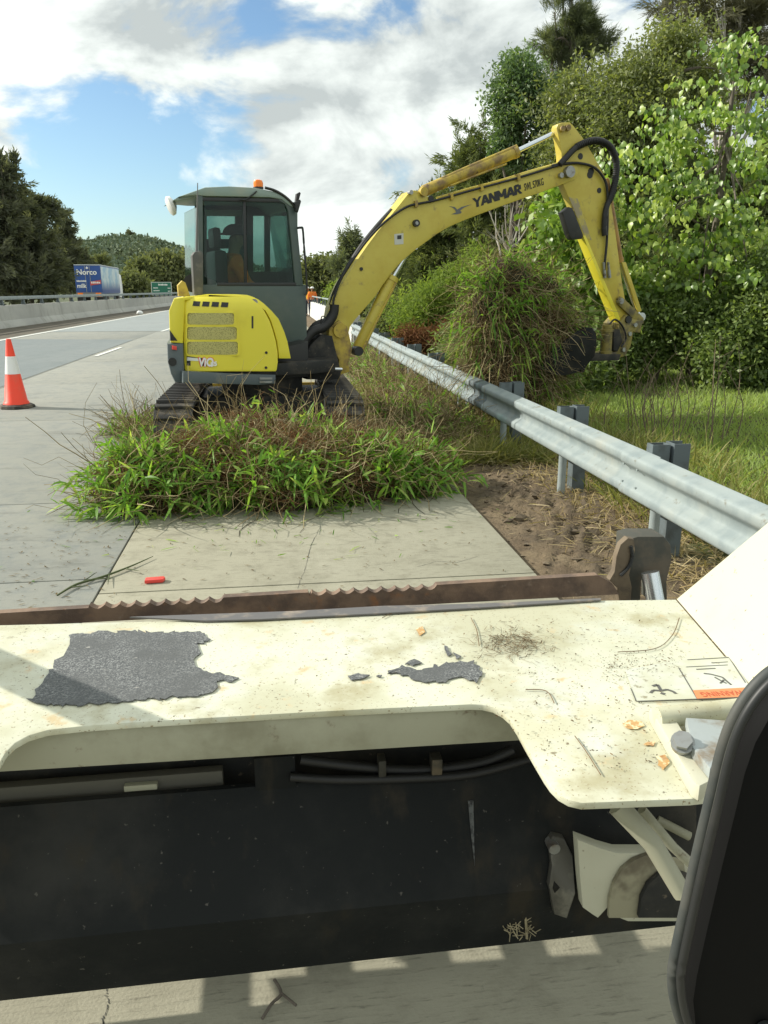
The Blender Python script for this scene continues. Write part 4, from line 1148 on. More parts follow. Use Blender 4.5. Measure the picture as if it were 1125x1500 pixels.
b = MB(); b.box((-.62, -.45, .34), (.62, .45, .58), .04); b.tube([(0, 0, .56), (0, 0, .80)], .42, 28); b.bm.transform(Mu); b.build('undercarriage', DSTEEL, ex, 40)
b = MB(); b.prism([(-.95, 1.52, .10), (-.95, 1.60, .30), (-.95, 1.54, .48), (-.95, 1.60, .48), (-.95, 1.66, .30), (-.95, 1.58, .08)], (1.9, 0, 0), .01)
for x in (-.35, .35): b.box((x - .05, .4, .24), (x + .05, 1.56, .36))
b.bm.transform(Mu); b.build('dozer_blade', YELD, ex, 30)
# upper structure deck
b = MB(); b.prism([(-.80, -.60, .80), (-.55, -.72, .80), (.30, -.72, .80), (.62, -.55, .80), (.72, -.2, .80), (.72, .62, .80), (.35, .78, .80), (-.6, .74, .80), (-.85, .5, .80)], (0, 0, .12), .02); b.build('deck', DSTEEL, ex, 30)
b = MB(); b.prism(evl([(268, 544), (404, 549), (404, 562), (380, 564), (268, 561)], -.74), (0, .10, 0), .012); b.build('skirt', CWT, ex, 30)
b = MB()
for r0 in (0, 1): b.prism(evl([(380.5, 553 + r0 * 5), (399, 553 + r0 * 5), (399, 556 + r0 * 5), (380.5, 556 + r0 * 5)], -.752), (0, .012, 0))
b.build('step', STEEL, ex, 30)
# engine cowl: rows of a curved face, bent round the tail
def vface(u, z, z0, z1, base=-.76):
    v = base + .20 * max(0, (-.45 - u) / .45) ** 2 + .10 * max(0, (u - .02) / .30) ** 2
    k = max(0, (z - (z1 - .14)) / .14); v += .10 * k * k
    return v
def ev_c(px, py, base=-.76, z0=.85, z1=1.58, off=0.0):
    v = base
    for _ in range(6):
        p = ev(px, py, v); v = vface(p.x, p.z, z0, z1, base) + off
    return ev(px, py, v)
def curved(name, rows, mat, parent, depth, base=-.76, off=0.0, ncol=14, smooth=40, back=None):
    """rows: (y px, x left px, x right px) from the top down"""
    b = MB(); G = []
    for py, xl, xr in rows:
        G.append([b.bm.verts.new(ev_c(xl + (xr - xl) * i / ncol, py, base, off=off)) for i in range(ncol + 1)])
    K = [[b.bm.verts.new((v.co.x, (v.co.y + depth) if back is None else back, v.co.z)) for v in r] for r in G]
    nr = len(G)
    for i in range(nr - 1):
        for j in range(ncol):
            b.bm.faces.new((G[i][j], G[i + 1][j], G[i + 1][j + 1], G[i][j + 1]))
            b.bm.faces.new((K[i][j], K[i][j + 1], K[i + 1][j + 1], K[i + 1][j]))
    for i in range(nr - 1):
        b.bm.faces.new((G[i][0], K[i][0], K[i + 1][0], G[i + 1][0])); b.bm.faces.new((G[i][-1], G[i + 1][-1], K[i + 1][-1], K[i][-1]))
    for j in range(ncol):
        b.bm.faces.new((G[0][j], G[0][j + 1], K[0][j + 1], K[0][j])); b.bm.faces.new((G[-1][j], K[-1][j], K[-1][j + 1], G[-1][j + 1]))
    bmesh.ops.recalc_face_normals(b.bm, faces=b.bm.faces)
    es = [e for e in b.bm.edges if len(e.link_faces) == 2 and e.calc_face_angle(0) > 1.0]
    bmesh.ops.bevel(b.bm, geom=es, offset=.012, segments=2, profile=.6, affect='EDGES', clamp_overlap=True)
    return b.build(name, mat, parent, smooth)
cowl = curved('engine_cover', [(434.5, 274, 345), (436, 272, 360), (439, 271, 370), (445, 270.3, 378), (455, 270, 387), (470, 269.4, 395), (485, 269.2, 400), (500, 269.2, 404), (515, 269.5, 406.5), (530, 270, 407), (541, 271, 405.5), (544, 272.5, 404)], YELC, ex, .5, back=-.30)
curved('side_cover', [(431, 308, 346), (432, 307, 362), (435, 350, 371), (439, 364, 379), (445, 374, 387), (455, 389, 397.5), (467, 396, 408), (485, 402, 416), (500, 406, 421), (515, 408, 424), (525, 409, 426)], YELC, ex, .5, base=-.72, back=-.28, ncol=8)
side('hood', [(255, 437), (306, 431), (306, 436), (271, 440), (268, 503), (250, 502), (248.5, 486), (247.5, 455)], -.62, .45, YELC, bev=.03, lean=.20)
side('counterweight', [(244.5, 503), (268.5, 503), (270, 540), (268, 562), (256, 560), (250, 548), (245.5, 530)], -.64, .5, CWT, bev=.03, lean=.21)
side('vent_trim', [(249, 484), (260, 499), (250, 499)], -.63, -.60, BLK, bev=.002)
side('tail_light', [(252.5, 506), (259, 507.5), (259, 513), (252.5, 512)], -.665, -.63, REDP, bev=.004)
b = MB(); p = ev(252.5, 530, -.645); b.tube([p + Vector((0, -.004, 0)), p + Vector((0, .01, 0))], .038, 16); b.build('tie_down_hole', BLK, ex, 30)
m, t, out = newmat('mesh_grille')
tcn = t.nodes.new('ShaderNodeTexCoord')
vo = nd(t, 'ShaderNodeTexVoronoi', {'Vector': tcn.outputs['Object'], 'Scale': 110.0})
ho = nd(t, 'ShaderNodeMapRange', {'Value': vo.outputs['Distance'], 'From Min': .30, 'From Max': .42})
c = mixc(t, ho.outputs[0], (.20, .185, .06), (.50, .46, .17))
p = nd(t, 'ShaderNodeBsdfPrincipled', {'Base Color': c, 'Roughness': .4, 'Metallic': .3}); t.links.new(p.outputs[0], out.inputs[0])
GRIL = m
def rrect(x0, y0, x1, y1, r=3, sk=0):
    P = []
    for cx_, cy_, a0 in ((x1 - r, y0 + r, -90), (x1 - r, y1 - r, 0), (x0 + r, y1 - r, 90), (x0 + r, y0 + r, 180)):
        for k in range(4):
            a = R(a0 + 30 * k); x = cx_ + r * math.cos(a); y = cy_ + r * math.sin(a)
            P.append((x, y + sk * (x - x0) / (x1 - x0)))
    return P
def ring_panel(name, outer, inner, off, mat, parent, thick=.02):
    b = MB(); n = len(outer)
    O_ = [b.bm.verts.new(ev_c(x, y, off=-off)) for x, y in outer]; I_ = [b.bm.verts.new(ev_c(x, y, off=-off)) for x, y in inner]
    O2 = [b.bm.verts.new(ev_c(x, y, off=.004)) for x, y in outer]; I2 = [b.bm.verts.new(ev_c(x, y, off=.004)) for x, y in inner]
    for i in range(n):
        j = (i + 1) % n
        b.bm.faces.new((O_[i], O_[j], I_[j], I_[i])); b.bm.faces.new((O_[i], O2[i], O2[j], O_[j])); b.bm.faces.new((I_[i], I_[j], I2[j], I2[i]))
    bmesh.ops.recalc_face_normals(b.bm, faces=b.bm.faces)
    return b.build(name, mat, parent, 50)
for x0, y0, x1, y1 in ((274.5, 458.5, 343, 475.5), (274, 479, 347, 497.5), (274, 500.5, 348.5, 519.5)):
    cols = 8; b = MB()
    T_ = [b.bm.verts.new(ev_c(x0 + (x1 - x0) * i / cols, y0, off=-.004)) for i in range(cols + 1)]
    B_ = [b.bm.verts.new(ev_c(x0 + (x1 - x0) * i / cols, y1, off=-.004)) for i in range(cols + 1)]
    for i in range(cols): b.bm.faces.new((T_[i], B_[i], B_[i + 1], T_[i + 1]))
    gr_ = b.build('grille', GRIL, cowl, 60)
    ring_panel('grille_surround', rrect(x0 - 2.2, y0 - 2, x1 + 3.5, y1 + 2, 5), rrect(x0, y0, x1, y1, 3.5), .018, YELC, gr_)
for i in range(4):
    x0 = 282 + i * 13.8; b = MB(); b.prism([ev_c(x, y, off=-.003) for x, y in ((x0 + 1.5, 441 + i * .5), (x0 + 11.5, 441.6 + i * .5), (x0 + 10.2, 448.6 + i * .5), (x0, 448 + i * .5))], (0, .01, 0)); b.build('vent_slot', BLK, cowl, 30)
b = MB(); b.prism([ev_c(x, y, off=-.003) for x, y in ((368.6, 463), (371.2, 463), (371.2, 481), (368.6, 481))], (0, .008, 0)); b.build('handle_slot', BLK, cowl, 30)
for x, y in ((390, 516.5), (389.5, 538.5)):
    b = MB(); q = ev_c(x, y); b.tube([q + Vector((0, -.006, 0)), q + Vector((0, .01, 0))], .013, 12); b.build('bolt', BLK, cowl, 30)
q = ev(372, 442.5, -.70); b = MB(); b.tube([q + Vector((0, -.03, 0)), q + Vector((0, .02, 0))], .028, 16); b.build('lock', STEEL, cowl, 30)
# maker's strip on the cover
def strip(name, pts, mat, off=-.004):
    b = MB(); b.prism([ev_c(x, y, off=off) for x, y in pts], (0, .003, 0)); return b.build(name, mat, cowl, 30)
strip('decal', [(273.5, 522), (297, 524.5), (303, 536.5), (273.5, 535.5)], BLKG)
strip('decal', [(274, 523.2), (291, 525.2), (291, 528.8), (274, 528.3)], WHITEM, -.007)
q0, q1 = ev_c(291, 536, off=-.010), ev_c(312, 536.4, off=-.010)
text('lettering', 'ViO', cowl, REDP, q0 + Vector((-.006, .006, -.003)), q1 - q0, (0, 0, 1), .115, .001, .006, .15, .152)
text('lettering', 'ViO', cowl, WLET, q0, q1 - q0, (0, 0, 1), .105, .001, .0045, .15, .140)
q0 = ev_c(309, 537, off=-.010)
text('lettering', '35', cowl, WLET, q0, q1 - q0, (0, 0, 1), .05, .001, .003, .1, .062)

# cab
def win(name, px, v, mat, parent, th=.006): return side(name, px, v, v + th, mat, parent, 0)
cab = side('cab_lower_wall', [(292, 417), (444.5, 417), (450, 494), (446, 505), (430, 512), (360, 512), (300, 480), (292, 440)], -.26, -.215, GRYG, bev=.006)
side('cab_door_wall', [(292, 417), (440, 417), (446, 500), (300, 500)], .66, .70, GRYG, cab, bev=.006, tr=-.2)
def bar(name, pts, r0, v0, v1, mat=GRYG, parent=cab):
    """a straight pillar between two pixels on plane v0, r0 px wide"""
    (x0, y0), (x1, y1) = pts; d = Vector((x1 - x0, y1 - y0)); nrm = Vector((-d.y, d.x)).normalized() * r0 / 2
    return side(name, [(x0 + nrm.x, y0 + nrm.y), (x1 + nrm.x, y1 + nrm.y), (x1 - nrm.x, y1 - nrm.y), (x0 - nrm.x, y0 - nrm.y)], v0, v1, mat, parent, .006, tr=-.26)
bar('corner_pillar', ((293.5, 286), (294.5, 420)), 7, -.26, -.20)
side('corner_pillar', [(411, 287), (424, 294), (431, 302), (434.5, 318), (439.5, 373), (444.5, 420), (433, 420), (427.5, 360), (422, 308), (418, 299), (408, 293)], -.26, -.20, GRYG, cab, bev=.006)
bar('window_post', ((358.5, 290), (361, 418)), 4.5, -.245, -.215, BLKG)
bar('window_rail', ((296, 291.5), (418, 294)), 5.5, -.255, -.205, BLKG)
bar('window_rail', ((318, 416.5), (434, 416.5)), 5, -.264, -.205, BLKG)
def fbar(name, x0, y0, x1, y1, mat=BLKG):
    return side(name, [(x0, y0), (x1, y0), (x1, y1), (x0, y1)], .645, .69, mat, cab, .004, tr=.645)
fbar('corner_pillar', 286, 288, 303, 420, GRYG); fbar('corner_pillar', 421, 296, 436, 420, GRYG)
fbar('window_rail', 303, 288, 421, 316, BLKG); fbar('window_rail', 303, 398, 421, 420, BLKG)
fbar('door_pillar', 345, 316, 371, 398, BLKG); fbar('door_pillar', 388, 316, 396, 398, BLKG)
fbar('window_rail', 303, 350, 345, 364, BLKG); fbar('window_rail', 303, 381, 345, 398, BLKG); fbar('door_pillar', 303, 364, 323, 381, BLKG)
side('sun_shade', [(301, 307), (354, 308), (354, 317), (301, 316)], .60, .62, ROOFM, cab, .002, tr=.60)
win('window_glass', [(299, 294), (356.5, 294), (359, 414), (320, 414), (300, 405)], -.238, GLASS, cab)
win('window_glass', [(361, 294), (409, 295), (418, 301), (423, 312), (432, 414), (363, 414)], -.232, GLASS, cab)
win('window_glass', [(299, 300), (420, 300), (438, 418), (299, 418)], .665, GLASS, cab)
def cross(name, pa, pb, w, mat, th=.03, z0=None):
    b = MB(); b.tube([pa, pb], w, 8); return b.build(name, mat, cab, 30)
rl = ev(293, 300, -.24); rl2 = ev(294, 420, -.24)
b = MB(); b.prism([(rl.x, -.19, rl.z), (rl2.x, -.19, rl2.z), (rl2.x, .63, rl2.z), (rl.x, .63, rl.z)], (.006, 0, 0)); b.build('rear_glass', GLASS, cab, 30)
b = MB(); b.box((rl2.x - .02, -.2, .92), (rl2.x + .03, .66, rl2.z), .01); b.build('rear_wall', GRYG, cab, 30)
fl, fl2 = ev(427, 306, -.24), ev(444, 417, -.24)
b = MB(); b.prism([(fl.x, -.19, fl.z), (fl2.x, -.19, fl2.z), (fl2.x, .63, fl2.z), (fl.x, .63, fl.z)], (.006, 0, 0)); b.build('front_glass', GLASS, cab, 30)
b = MB(); b.box((fl2.x - .03, -.21, .92), (fl2.x + .04, .66, fl2.z), .01); b.build('front_wall', GRYG, cab, 30)
b = MB(); b.box((rl2.x, -.2, .93), (fl2.x, .66, .97)); b.build('cab_floor', BLK, cab, 30)
# roof: crowned slab with a turned down front
rp_ = evl([(262, 288), (300, 274.5), (335, 273), (371, 275), (400, 280.5), (420, 289), (429, 297), (434, 306), (424, 302), (412, 292.5), (395, 289.5), (300, 287.5), (285, 286)], -.25)
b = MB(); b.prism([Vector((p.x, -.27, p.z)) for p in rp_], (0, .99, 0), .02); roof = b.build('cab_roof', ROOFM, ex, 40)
b = MB(); q = ev(378.5, 277, -.05); b.tube([q, q + Vector((0, 0, .018))], .05, 16); b.build('beacon_base', BLK, roof, 40)
bl = lathe([(.046, 0), (.048, .035), (.040, .06), (.02, .068)], 16); bl.bm.transform(Matrix.Translation(q + Vector((0, 0, .018)))); b = bl; b.build('beacon', ORANGE, roof, 50)
b = MB(); b.tube(evl([(376, 280), (368, 287), (359, 293), (352, 292)], -.285), .008, 6, curve=True); b.tube(evl([(388, 275), (402, 279), (416, 287), (427, 297), (432, 304)], -.27), .014, 6, curve=True); b.build('cable', BLK, roof, 60)
side('sun_visor', [(256, 292), (284, 282), (291, 284), (290, 287), (262, 294)], -.2, .2, ROOFM, roof, bev=.006)
q = ev(257, 299, 0.0); b = lathe([(.03, 0), (.085, .03), (.09, .06), (.07, .075)], 20); b.bm.transform(Matrix.Translation(q) @ Matrix.Rotation(R(-110), 4, 'Y')); b.build('work_light', WHITEM, roof, 40)
b = MB()
b.tube(evl([(430, 300), (434, 305), (435.5, 309)], -.29), .012, 6); b.prism(evl([(434.5, 284), (439.5, 281), (441, 283), (437.5, 296), (433, 296)], -.31), (0, .05, 0), .01); b.prism(evl([(432, 296), (440, 292), (441.5, 295), (437, 311), (433.5, 309)], -.33), (0, .06, 0), .01)
b.build('mirror', BLK, cab, 40)
b = MB(); b.tube(evl([(435.5, 334), (441, 333.5), (443.5, 336), (445.5, 362), (448.5, 400), (449.5, 426), (447, 432)], -.30), .011, 8, curve=True); b.build('grab_rail', BLK, cab, 60)
# exhaust and aerial at the rear corner
side('exhaust_stack', [(281.5, 374), (285, 369), (294, 367), (298, 372), (297.5, 432), (284.5, 432)], -.40, -.30, surf('exhaust_grey', (.085, .085, .078), .6, layers=[((.17, .16, .14), 9, .5, .72, 6)]), bev=.012)
b = MB(); b.tube(evl([(289.5, 268), (289, 300), (288.6, 340), (288, 372)], -.36), [.004, .006, .012, .013], 8); b.build('aerial', surf('aerial_grey', (.14, .14, .135), .5), ex, 60)
b = MB(); b.tube([ev(282, 415, -.25), ev(282, 415, -.05)], .085, 20); b.build('intake_bowl', BLK, ex, 40)
side('hood_latch', [(262, 434), (260.5, 418), (267, 411), (272, 414), (279, 434)], -.45, -.38, YELD, bev=.01)
# seat, console and the operator inside
st = MB(); st.box((-.35, .08, 1.25), (.12, .50, 1.38), .05); st.box((-.42, .06, 1.36), (-.28, .52, 1.98), .05); st.box((-.40, .16, 2.0), (-.31, .42, 2.2), .04); st.box((-.3, .12, .96), (.05, .46, 1.26), .02)
st.build('seat', BLK, cab, 40)
b = MB(); b.tube([(.33, .1, .97), (.30, .12, 1.5)], .018, 8); b.tube([(.33, .45, .97), (.30, .43, 1.5)], .018, 8); b.box((.2, -.15, .97), (.42, -.02, 1.42), .03); b.build('control_levers', BLK, cab, 40)

# boom, seen side on
VB = -.17
BOOM = [(482, 505), (482.5, 474), (486, 452), (491, 437), (500, 417), (509, 403), (523, 381), (539, 358), (554, 338), (569, 319.5), (585, 300), (596, 286), (601, 280.5), (607, 278.5), (618, 281), (626, 287), (636, 294), (650, 291), (690, 280.5), (736, 268), (780, 253.5), (826, 238.5), (838, 237), (846, 243), (848, 253), (843, 263), (826, 269.5), (795, 281), (763, 292), (731, 303.5), (699, 315.5), (677, 324), (657, 333), (640, 343), (625, 354), (610, 365), (597, 376), (585, 387), (574, 400), (562, 416), (551, 433), (539, 447), (528, 460), (520, 469), (513, 479), (510, 492), (508, 505)]
boom = side('boom', BOOM, VB, VB + .22, YEL, bev=.012)
side('boom_foot', [(482, 480), (497, 469), (509, 478), (514, 500), (516, 512), (511, 532), (512, 545), (499, 549), (493, 546), (497, 528), (490, 515), (482, 505)], VB - .02, VB + .24, YELD, boom, bev=.012)
def pin(px, py, v, r, mat=STEEL, parent=None, l=.03, n=14):
    b = MB(); q = ev(px, py, v); b.tube([q + Vector((0, -l, 0)), q + Vector((0, l, 0))], r, n); return b.build('pivot_pin', mat, parent or boom, 40)
pin(497, 484, VB - .02, .075, YELD, l=.035); pin(833, 252, VB - .02, .062, STEEL, l=.04); pin(821, 257, VB - .01, .028)
pin(609, 327, VB - .01, .036, BLK); pin(609, 327, VB - .016, .018, STEEL); pin(620, 281, VB - .01, .045, YELD); pin(601, 282, VB - .01, .022, STEEL); pin(631, 291, VB - .004, .03, BLK, l=.01); pin(529, 394, VB - .004, .018, BLK, l=.01)
b = MB(); b.prism(evl([(577.5, 343), (591, 341.5), (591, 357.5), (578, 358.5)], VB - .002), (0, .0015, 0)); dc = b.build('decal', surf('decal_grey', (.55, .56, .50), .5), boom, 30)
b = MB(); b.prism(evl([(582, 345), (588, 344.5), (588, 350), (582, 350.5)], VB - .004), (0, .0015, 0)); b.build('pictogram', BLKG, dc, 30)
# maker's name, lifting mark and bird emblem
A_, B_ = ev(695, 304.5, VB - .003), ev(765, 283, VB - .003)
dx = (B_ - A_); up_ = Vector((-dx.z, 0, dx.x))
GLY = {'Y': [((0, 1), (.42, .5)), ((.84, 1), (.42, .5)), ((.42, .5), (.42, 0))], 'A': [((0, 0), (.42, 1)), ((.84, 0), (.42, 1)), ((.2, .30), (.64, .30))],
       'N': [((.06, 0), (.06, 1)), ((.06, 1), (.74, 0)), ((.74, 0), (.74, 1))], 'M': [((.06, 0), (.06, 1)), ((.06, 1), (.5, .25)), ((.94, 1), (.5, .25)), ((.94, 0), (.94, 1))],
       'R': [((.06, 0), (.06, 1)), ((.06, .93), (.52, .93)), ((.06, .46), (.52, .46)), ((.60, .93), (.60, .46)), ((.32, .46), (.74, 0))]}
def block_word(word, o_, ex_, ey_, w, h, st, parent, mat, slant=.12):
    b = MB(); adv = {'Y': .98, 'A': 1.0, 'N': 1.0, 'M': 1.2, 'R': .86}
    tot = sum(adv[c] for c in word) - .16; x0 = 0; k = 0
    ex_ = ex_.normalized(); ey_ = ey_.normalized()
    for ch in word:
        for (ax_, ay), (bx_, by) in GLY[ch]:
            P0, P1 = Vector(((x0 + ax_) * w / tot + ay * h * slant, ay * h)), Vector(((x0 + bx_) * w / tot + by * h * slant, by * h))
            hx = st / 2 if abs(P1.y - P0.y) > .1 * h else 0; hy = 0 if hx else st * .36
            q = [P0 + Vector((-hx, -hy)), P1 + Vector((-hx, -hy)), P1 + Vector((hx, hy)), P0 + Vector((hx, hy))] if hx else [P0 + Vector((0, -hy)), P1 + Vector((0, -hy)), P1 + Vector((0, hy)), P0 + Vector((0, hy))]
            b.prism([o_ + ex_ * p.x + ey_ * p.y + Vector((0, -.0002 * k, 0)) for p in q], (0, .0009, 0)); k += 1
        x0 += adv[ch]
    return b.build('lettering', mat, parent, 20)
block_word('YANMAR', A_, dx, up_, dx.length * .97, .098, .034, boom, BLET)
A2, B2 = ev(768.5, 279.5, VB - .003), ev(797, 270.5, VB - .003)
text('lettering', 'SWL 570KG', boom, BLET, A2, B2 - A2, up_, .105, .0012, .001, .2, (B2 - A2).length)
bird = [(657.5, 302), (666, 303), (670, 307), (676, 303), (691, 299.2), (680, 304), (674, 308.5), (676.5, 310.5), (675, 312.5), (669, 314), (661, 314), (668, 311), (666.5, 307), (663, 304)]
b = MB(); b.prism(evl(bird, VB - .003), (0, .0015, 0)); b.build('bird_emblem', surf('emblem_grey', (.12, .13, .13), .5), boom, 30)
# pipes along the boom
b = MB(); b.tube(evl([(489, 452), (489, 438), (502, 404), (523, 372), (545, 344), (570, 320), (596, 303), (615, 298), (640, 293), (690, 279), (735, 267), (780, 254), (812, 244), (826, 240)], VB - .02), .012, 8, curve=True)
b.build('hydraulic_hose', HOSE, boom, 60)
b = MB(); b.tube(evl([(486, 448), (492, 428), (508, 397), (530, 362), (552, 334), (575, 309)], VB + .12), .036, 8, curve=True); b.build('hydraulic_hose', HOSE, boom, 60)
b = MB(); b.tube(evl([(640, 290), (690, 276), (735, 264), (780, 250), (820, 239)], VB + .10), .014, 8, curve=True); b.tube(evl([(742, 264), (785, 250), (822, 237.5)], VB - .004), .013, 8); b.build('steel_pipe', YEL, boom, 60)
for x, y in ((610, 301), (662, 290), (706, 277), (760, 262)):
    b = MB(); b.prism(evl([(x - 2, y - 7), (x + 2, y - 8), (x + 3, y + 2), (x - 1, y + 3)], VB - .035), (0, .06, 0), .004); b.build('hose_clamp', YELD, boom, 30)
# cylinders
def cyl(name, a, b_, v, r, rod_to, rr, barrel=YEL, rod=CHR):
    A = ev(*a, v); B = ev(*b_, v); D_ = ev(*rod_to, v)
    b = MB(); ax = (B - A).normalized(); b.tube([A, A + ax * .03, B - ax * .05, B - ax * .05, B], [r * .8, r, r, r * 1.12, r * 1.12], 18); q = b.build(name, barrel, ex, 40)
    b = MB(); b.tube([B - ax * .05, D_], rr, 14); b.tube([D_ - Vector((0, .06, 0)), D_ + Vector((0, .06, 0))], rr * 1.9, 14); b.build('piston_rod', rod, q, 40)
    return q
ac = cyl('arm_cylinder', (618, 281), (757, 222), VB + .11, .060, (823, 190), .028, YELD)
b = MB(); b.tube(evl([(647, 262), (690, 243), (757, 214)], VB + .11 - .02), .018, 8); b.tube(evl([(660, 272), (700, 256), (742, 240)], VB + .05), .010, 8); b.build('steel_pipe', YELD, ac, 60)
bc = cyl('boom_cylinder', (524, 512), (575, 405), VB + .08, .068, (603, 358), .032, YEL)
b = MB(); b.tube(evl([(531, 512), (556, 462), (580, 414)], VB + .02), .014, 8, curve=True); b.build('steel_pipe', YELD, bc, 60)
pin(523, 514, VB - .0, .05, BLK, bc, .06)
# swing post between the deck and the boom
side('swing_post', [(455, 505), (470, 490), (487, 492), (500, 545), (498, 556), (450, 556), (447, 520)], VB - .06, VB + .30, DSTEEL, bev=.015)
b = MB(); b.tube([ev(452, 540, -.42), ev(500, 541, -.30)], .022, 12); b.build('swing_cylinder', CHR, ex, 40)
b = MB(); b.tube(evl([(446, 500), (458, 486), (476, 478), (488, 462), (490, 446)], VB - .05), .05, 8, curve=True); b.tube(evl([(450, 496), (462, 478), (480, 470), (489, 455)], VB + .06), .045, 8, curve=True); b.tube(evl([(483, 470), (473, 463), (470, 470), (472, 482)], VB - .05), .006, 6, curve=True); b.build('hydraulic_hose', HOSE, ex, 60)
side('fuel_box', [(404, 512), (452, 500), (452, 552), (404, 556)], -.55, -.2, BLK, bev=.02)
# arm
VA = -.155
ARM = [(815.5, 188), (817, 182.5), (823, 179.5), (835, 179), (841, 185), (856, 205), (868, 225), (878, 243), (886, 258), (893, 280), (899, 320), (906, 372), (911, 410), (916, 440), (920, 455), (919, 470), (910, 474), (904, 470), (896, 447), (886, 417), (871, 384), (856, 349), (847, 326), (839, 304), (832, 287), (824, 268), (823, 240), (822.5, 225), (819.5, 206)]
arm = side('arm', ARM, VA, VA + .11, YEL, bev=.010)
side('arm_flange', [(854, 345), (858, 345), (910, 470), (905, 474)], VA - .012, VA + .122, YELC, arm, bev=.004)
for x, y, r in ((831, 187.5, .032), (823, 189, .030)): pin(x, y, VA - .01, r, YELD, arm)
pin(864, 256, VA + .001, .040, BLK, arm, .005); pin(865.5, 251, VA + .001, .040, BLK, arm, .006); pin(877.5, 279, VA + .001, .030, BLK, arm, .005); pin(850, 229, VA + .001, .034, BLK, arm, .005)
side('arm_scuff', [(833, 288), (846, 291), (867, 352), (858, 349)], VA - .003, VA - .001, surf('scuffed_paint', (.33, .28, .17), .7, layers=[((.5, .42, .1), 8, .45, .6, 6)]), arm, bev=0)
side('arm_light', [(824, 311), (834, 303), (839, 304), (855, 344), (853, 350), (839, 351), (835, 347)], VA - .03, VA + .07, BLK, arm, bev=.02)
kc = cyl('bucket_cylinder', (886, 262), (907, 384), VA + .05, .052, (936, 464), .028, surf('rusty_yellow', (.36, .20, .035), .5, layers=[((.16, .08, .03), 5, .45, .68, 7), ((.5, .36, .04), 3, .55, .75)]))
side('cylinder_guard', [(911, 384), (917, 384), (940, 455), (935, 458)], VA - .02, VA + .005, YEL, kc, bev=.004)
# hoses on the arm
def spiral(pts, r, name):
    b = MB(); P = evl(pts, VA - .045); b.tube(P, r, 10, curve=True)
    hb = b.build(name, HOSE, arm, 60); return hb
h1 = spiral([(820, 241), (829, 231), (845, 215), (865, 206), (882, 207), (896, 217), (903, 236), (902, 262), (896, 285), (888, 305), (885, 330), (886, 345)], .034, 'hydraulic_hose')
b = MB(); P = [ev(x, y, VA - .045) for x, y in ((845, 215), (855, 210), (865, 206.5), (874, 206), (882, 207.5), (890, 212), (896, 218), (900, 227), (903, 237), (903, 250), (902, 262), (899, 274), (896, 286), (891, 297))]
for a, c_ in zip(P, P[1:]):
    for k in range(4):
        s = a.lerp(c_, k / 4); d = (c_ - a).normalized(); b.tube([s - d * .006, s + d * .006], .040, 10)
b.build('hose_ribs', HOSE, h1, 40, kind='stuff')
b = MB(); b.tube(evl([(808, 243), (825, 240), (847, 239), (868, 244), (882, 257), (889, 275), (890, 310), (889, 352), (886, 385), (885, 398)], VA - .03), .015, 8, curve=True); b.build('hydraulic_hose', HOSE, arm, 60)
for x in (884, 891):
    b = MB(); b.tube(evl([(x, 384), (x + 1, 396)], VA - .03), .014, 8); b.tube(evl([(x + 1, 396), (x + 2, 407)], VA - .03), .020, 8); b.build('hose_coupling', STEEL, arm, 40)
b = MB(); b.tube(evl([(886, 318), (886, 332)], VA - .05), .022, 8); b.build('hose_coupling', STEEL, arm, 40)
# linkage, tilting hitch and bucket
for v in (VA - .04, VA + .12):
    side('bucket_link', [(905, 437), (909, 434), (914, 437), (943, 466), (943, 474), (936, 475), (906, 446)], v, v + .03, YELG, bev=.004)
pin(908.5, 441, VA - .04, .035, STEEL, arm); pin(919, 468, VA - .04, .045, BLK, arm)
hitch = side('tilt_hitch', [(906, 474), (918, 461), (930, 468), (942, 470), (938, 488), (928, 486), (924, 508), (915, 522), (900, 526), (886, 526), (886, 519), (902, 515), (908, 500)], VA - .05, VA + .25, YELG, bev=.012)
q0, q1 = ev(889.5, 476, VA - .01), ev(887, 521, VA - .01)
b = MB(); b.tube([q0, q0.lerp(q1, .12), q0.lerp(q1, .13), q0.lerp(q1, .22), q0.lerp(q1, .23), q0.lerp(q1, .85), q0.lerp(q1, .86), q1], [.062, .062, .080, .080, .070, .070, .082, .082], 20); b.build('rotary_actuator', YELG, hitch, 35)
for x, y in ((930, 476), (913, 512), (899, 522), (922, 489)): pin(x, y, VA - .055, .026, STEEL, hitch, .02)
b = MB(); b.tube(evl([(893, 475), (901, 468), (912, 478), (917, 496), (910, 508)], VA - .08), .012, 6, curve=True); b.build('hydraulic_hose', HOSE, hitch, 60)
side('hitch_plate', [(868, 519), (910, 519), (907, 528), (866, 529)], VA - .12, VA + .30, DSTEEL, hitch, bev=.008)
side('hitch_block', [(899, 486), (908, 482), (912, 500), (905, 515), (899, 513)], VA - .07, VA + .05, DSTEEL, hitch, bev=.01)
side('hitch_bolt', [(852, 527), (862, 527), (856, 545), (852, 546)], VA - .05, VA + .02, DSTEEL, hitch, bev=.006)
BK = [(866, 480), (872, 488), (873, 506), (869, 522), (858, 536), (843, 546), (826, 550), (808, 548), (790, 540)]
b = MB(); o_ = evl(BK, -.38); cc_ = ev(838, 505, -.38); inn = [p + (cc_ - p).normalized() * .03 for p in o_]
b.prism([Vector((p.x, -.38, p.z)) for p in o_ + inn[::-1]], (0, .66, 0)); bk = b.build('bucket', BSTEEL, ex, 40)
for v in (-.398, .282):
    b = MB(); b.prism([Vector((p.x, v, p.z)) for p in o_ + [ev(800, 520, -.38), ev(846, 484, -.38)]], (0, .018, 0), .004); b.build('side_plate', BSTEEL, bk, 30)
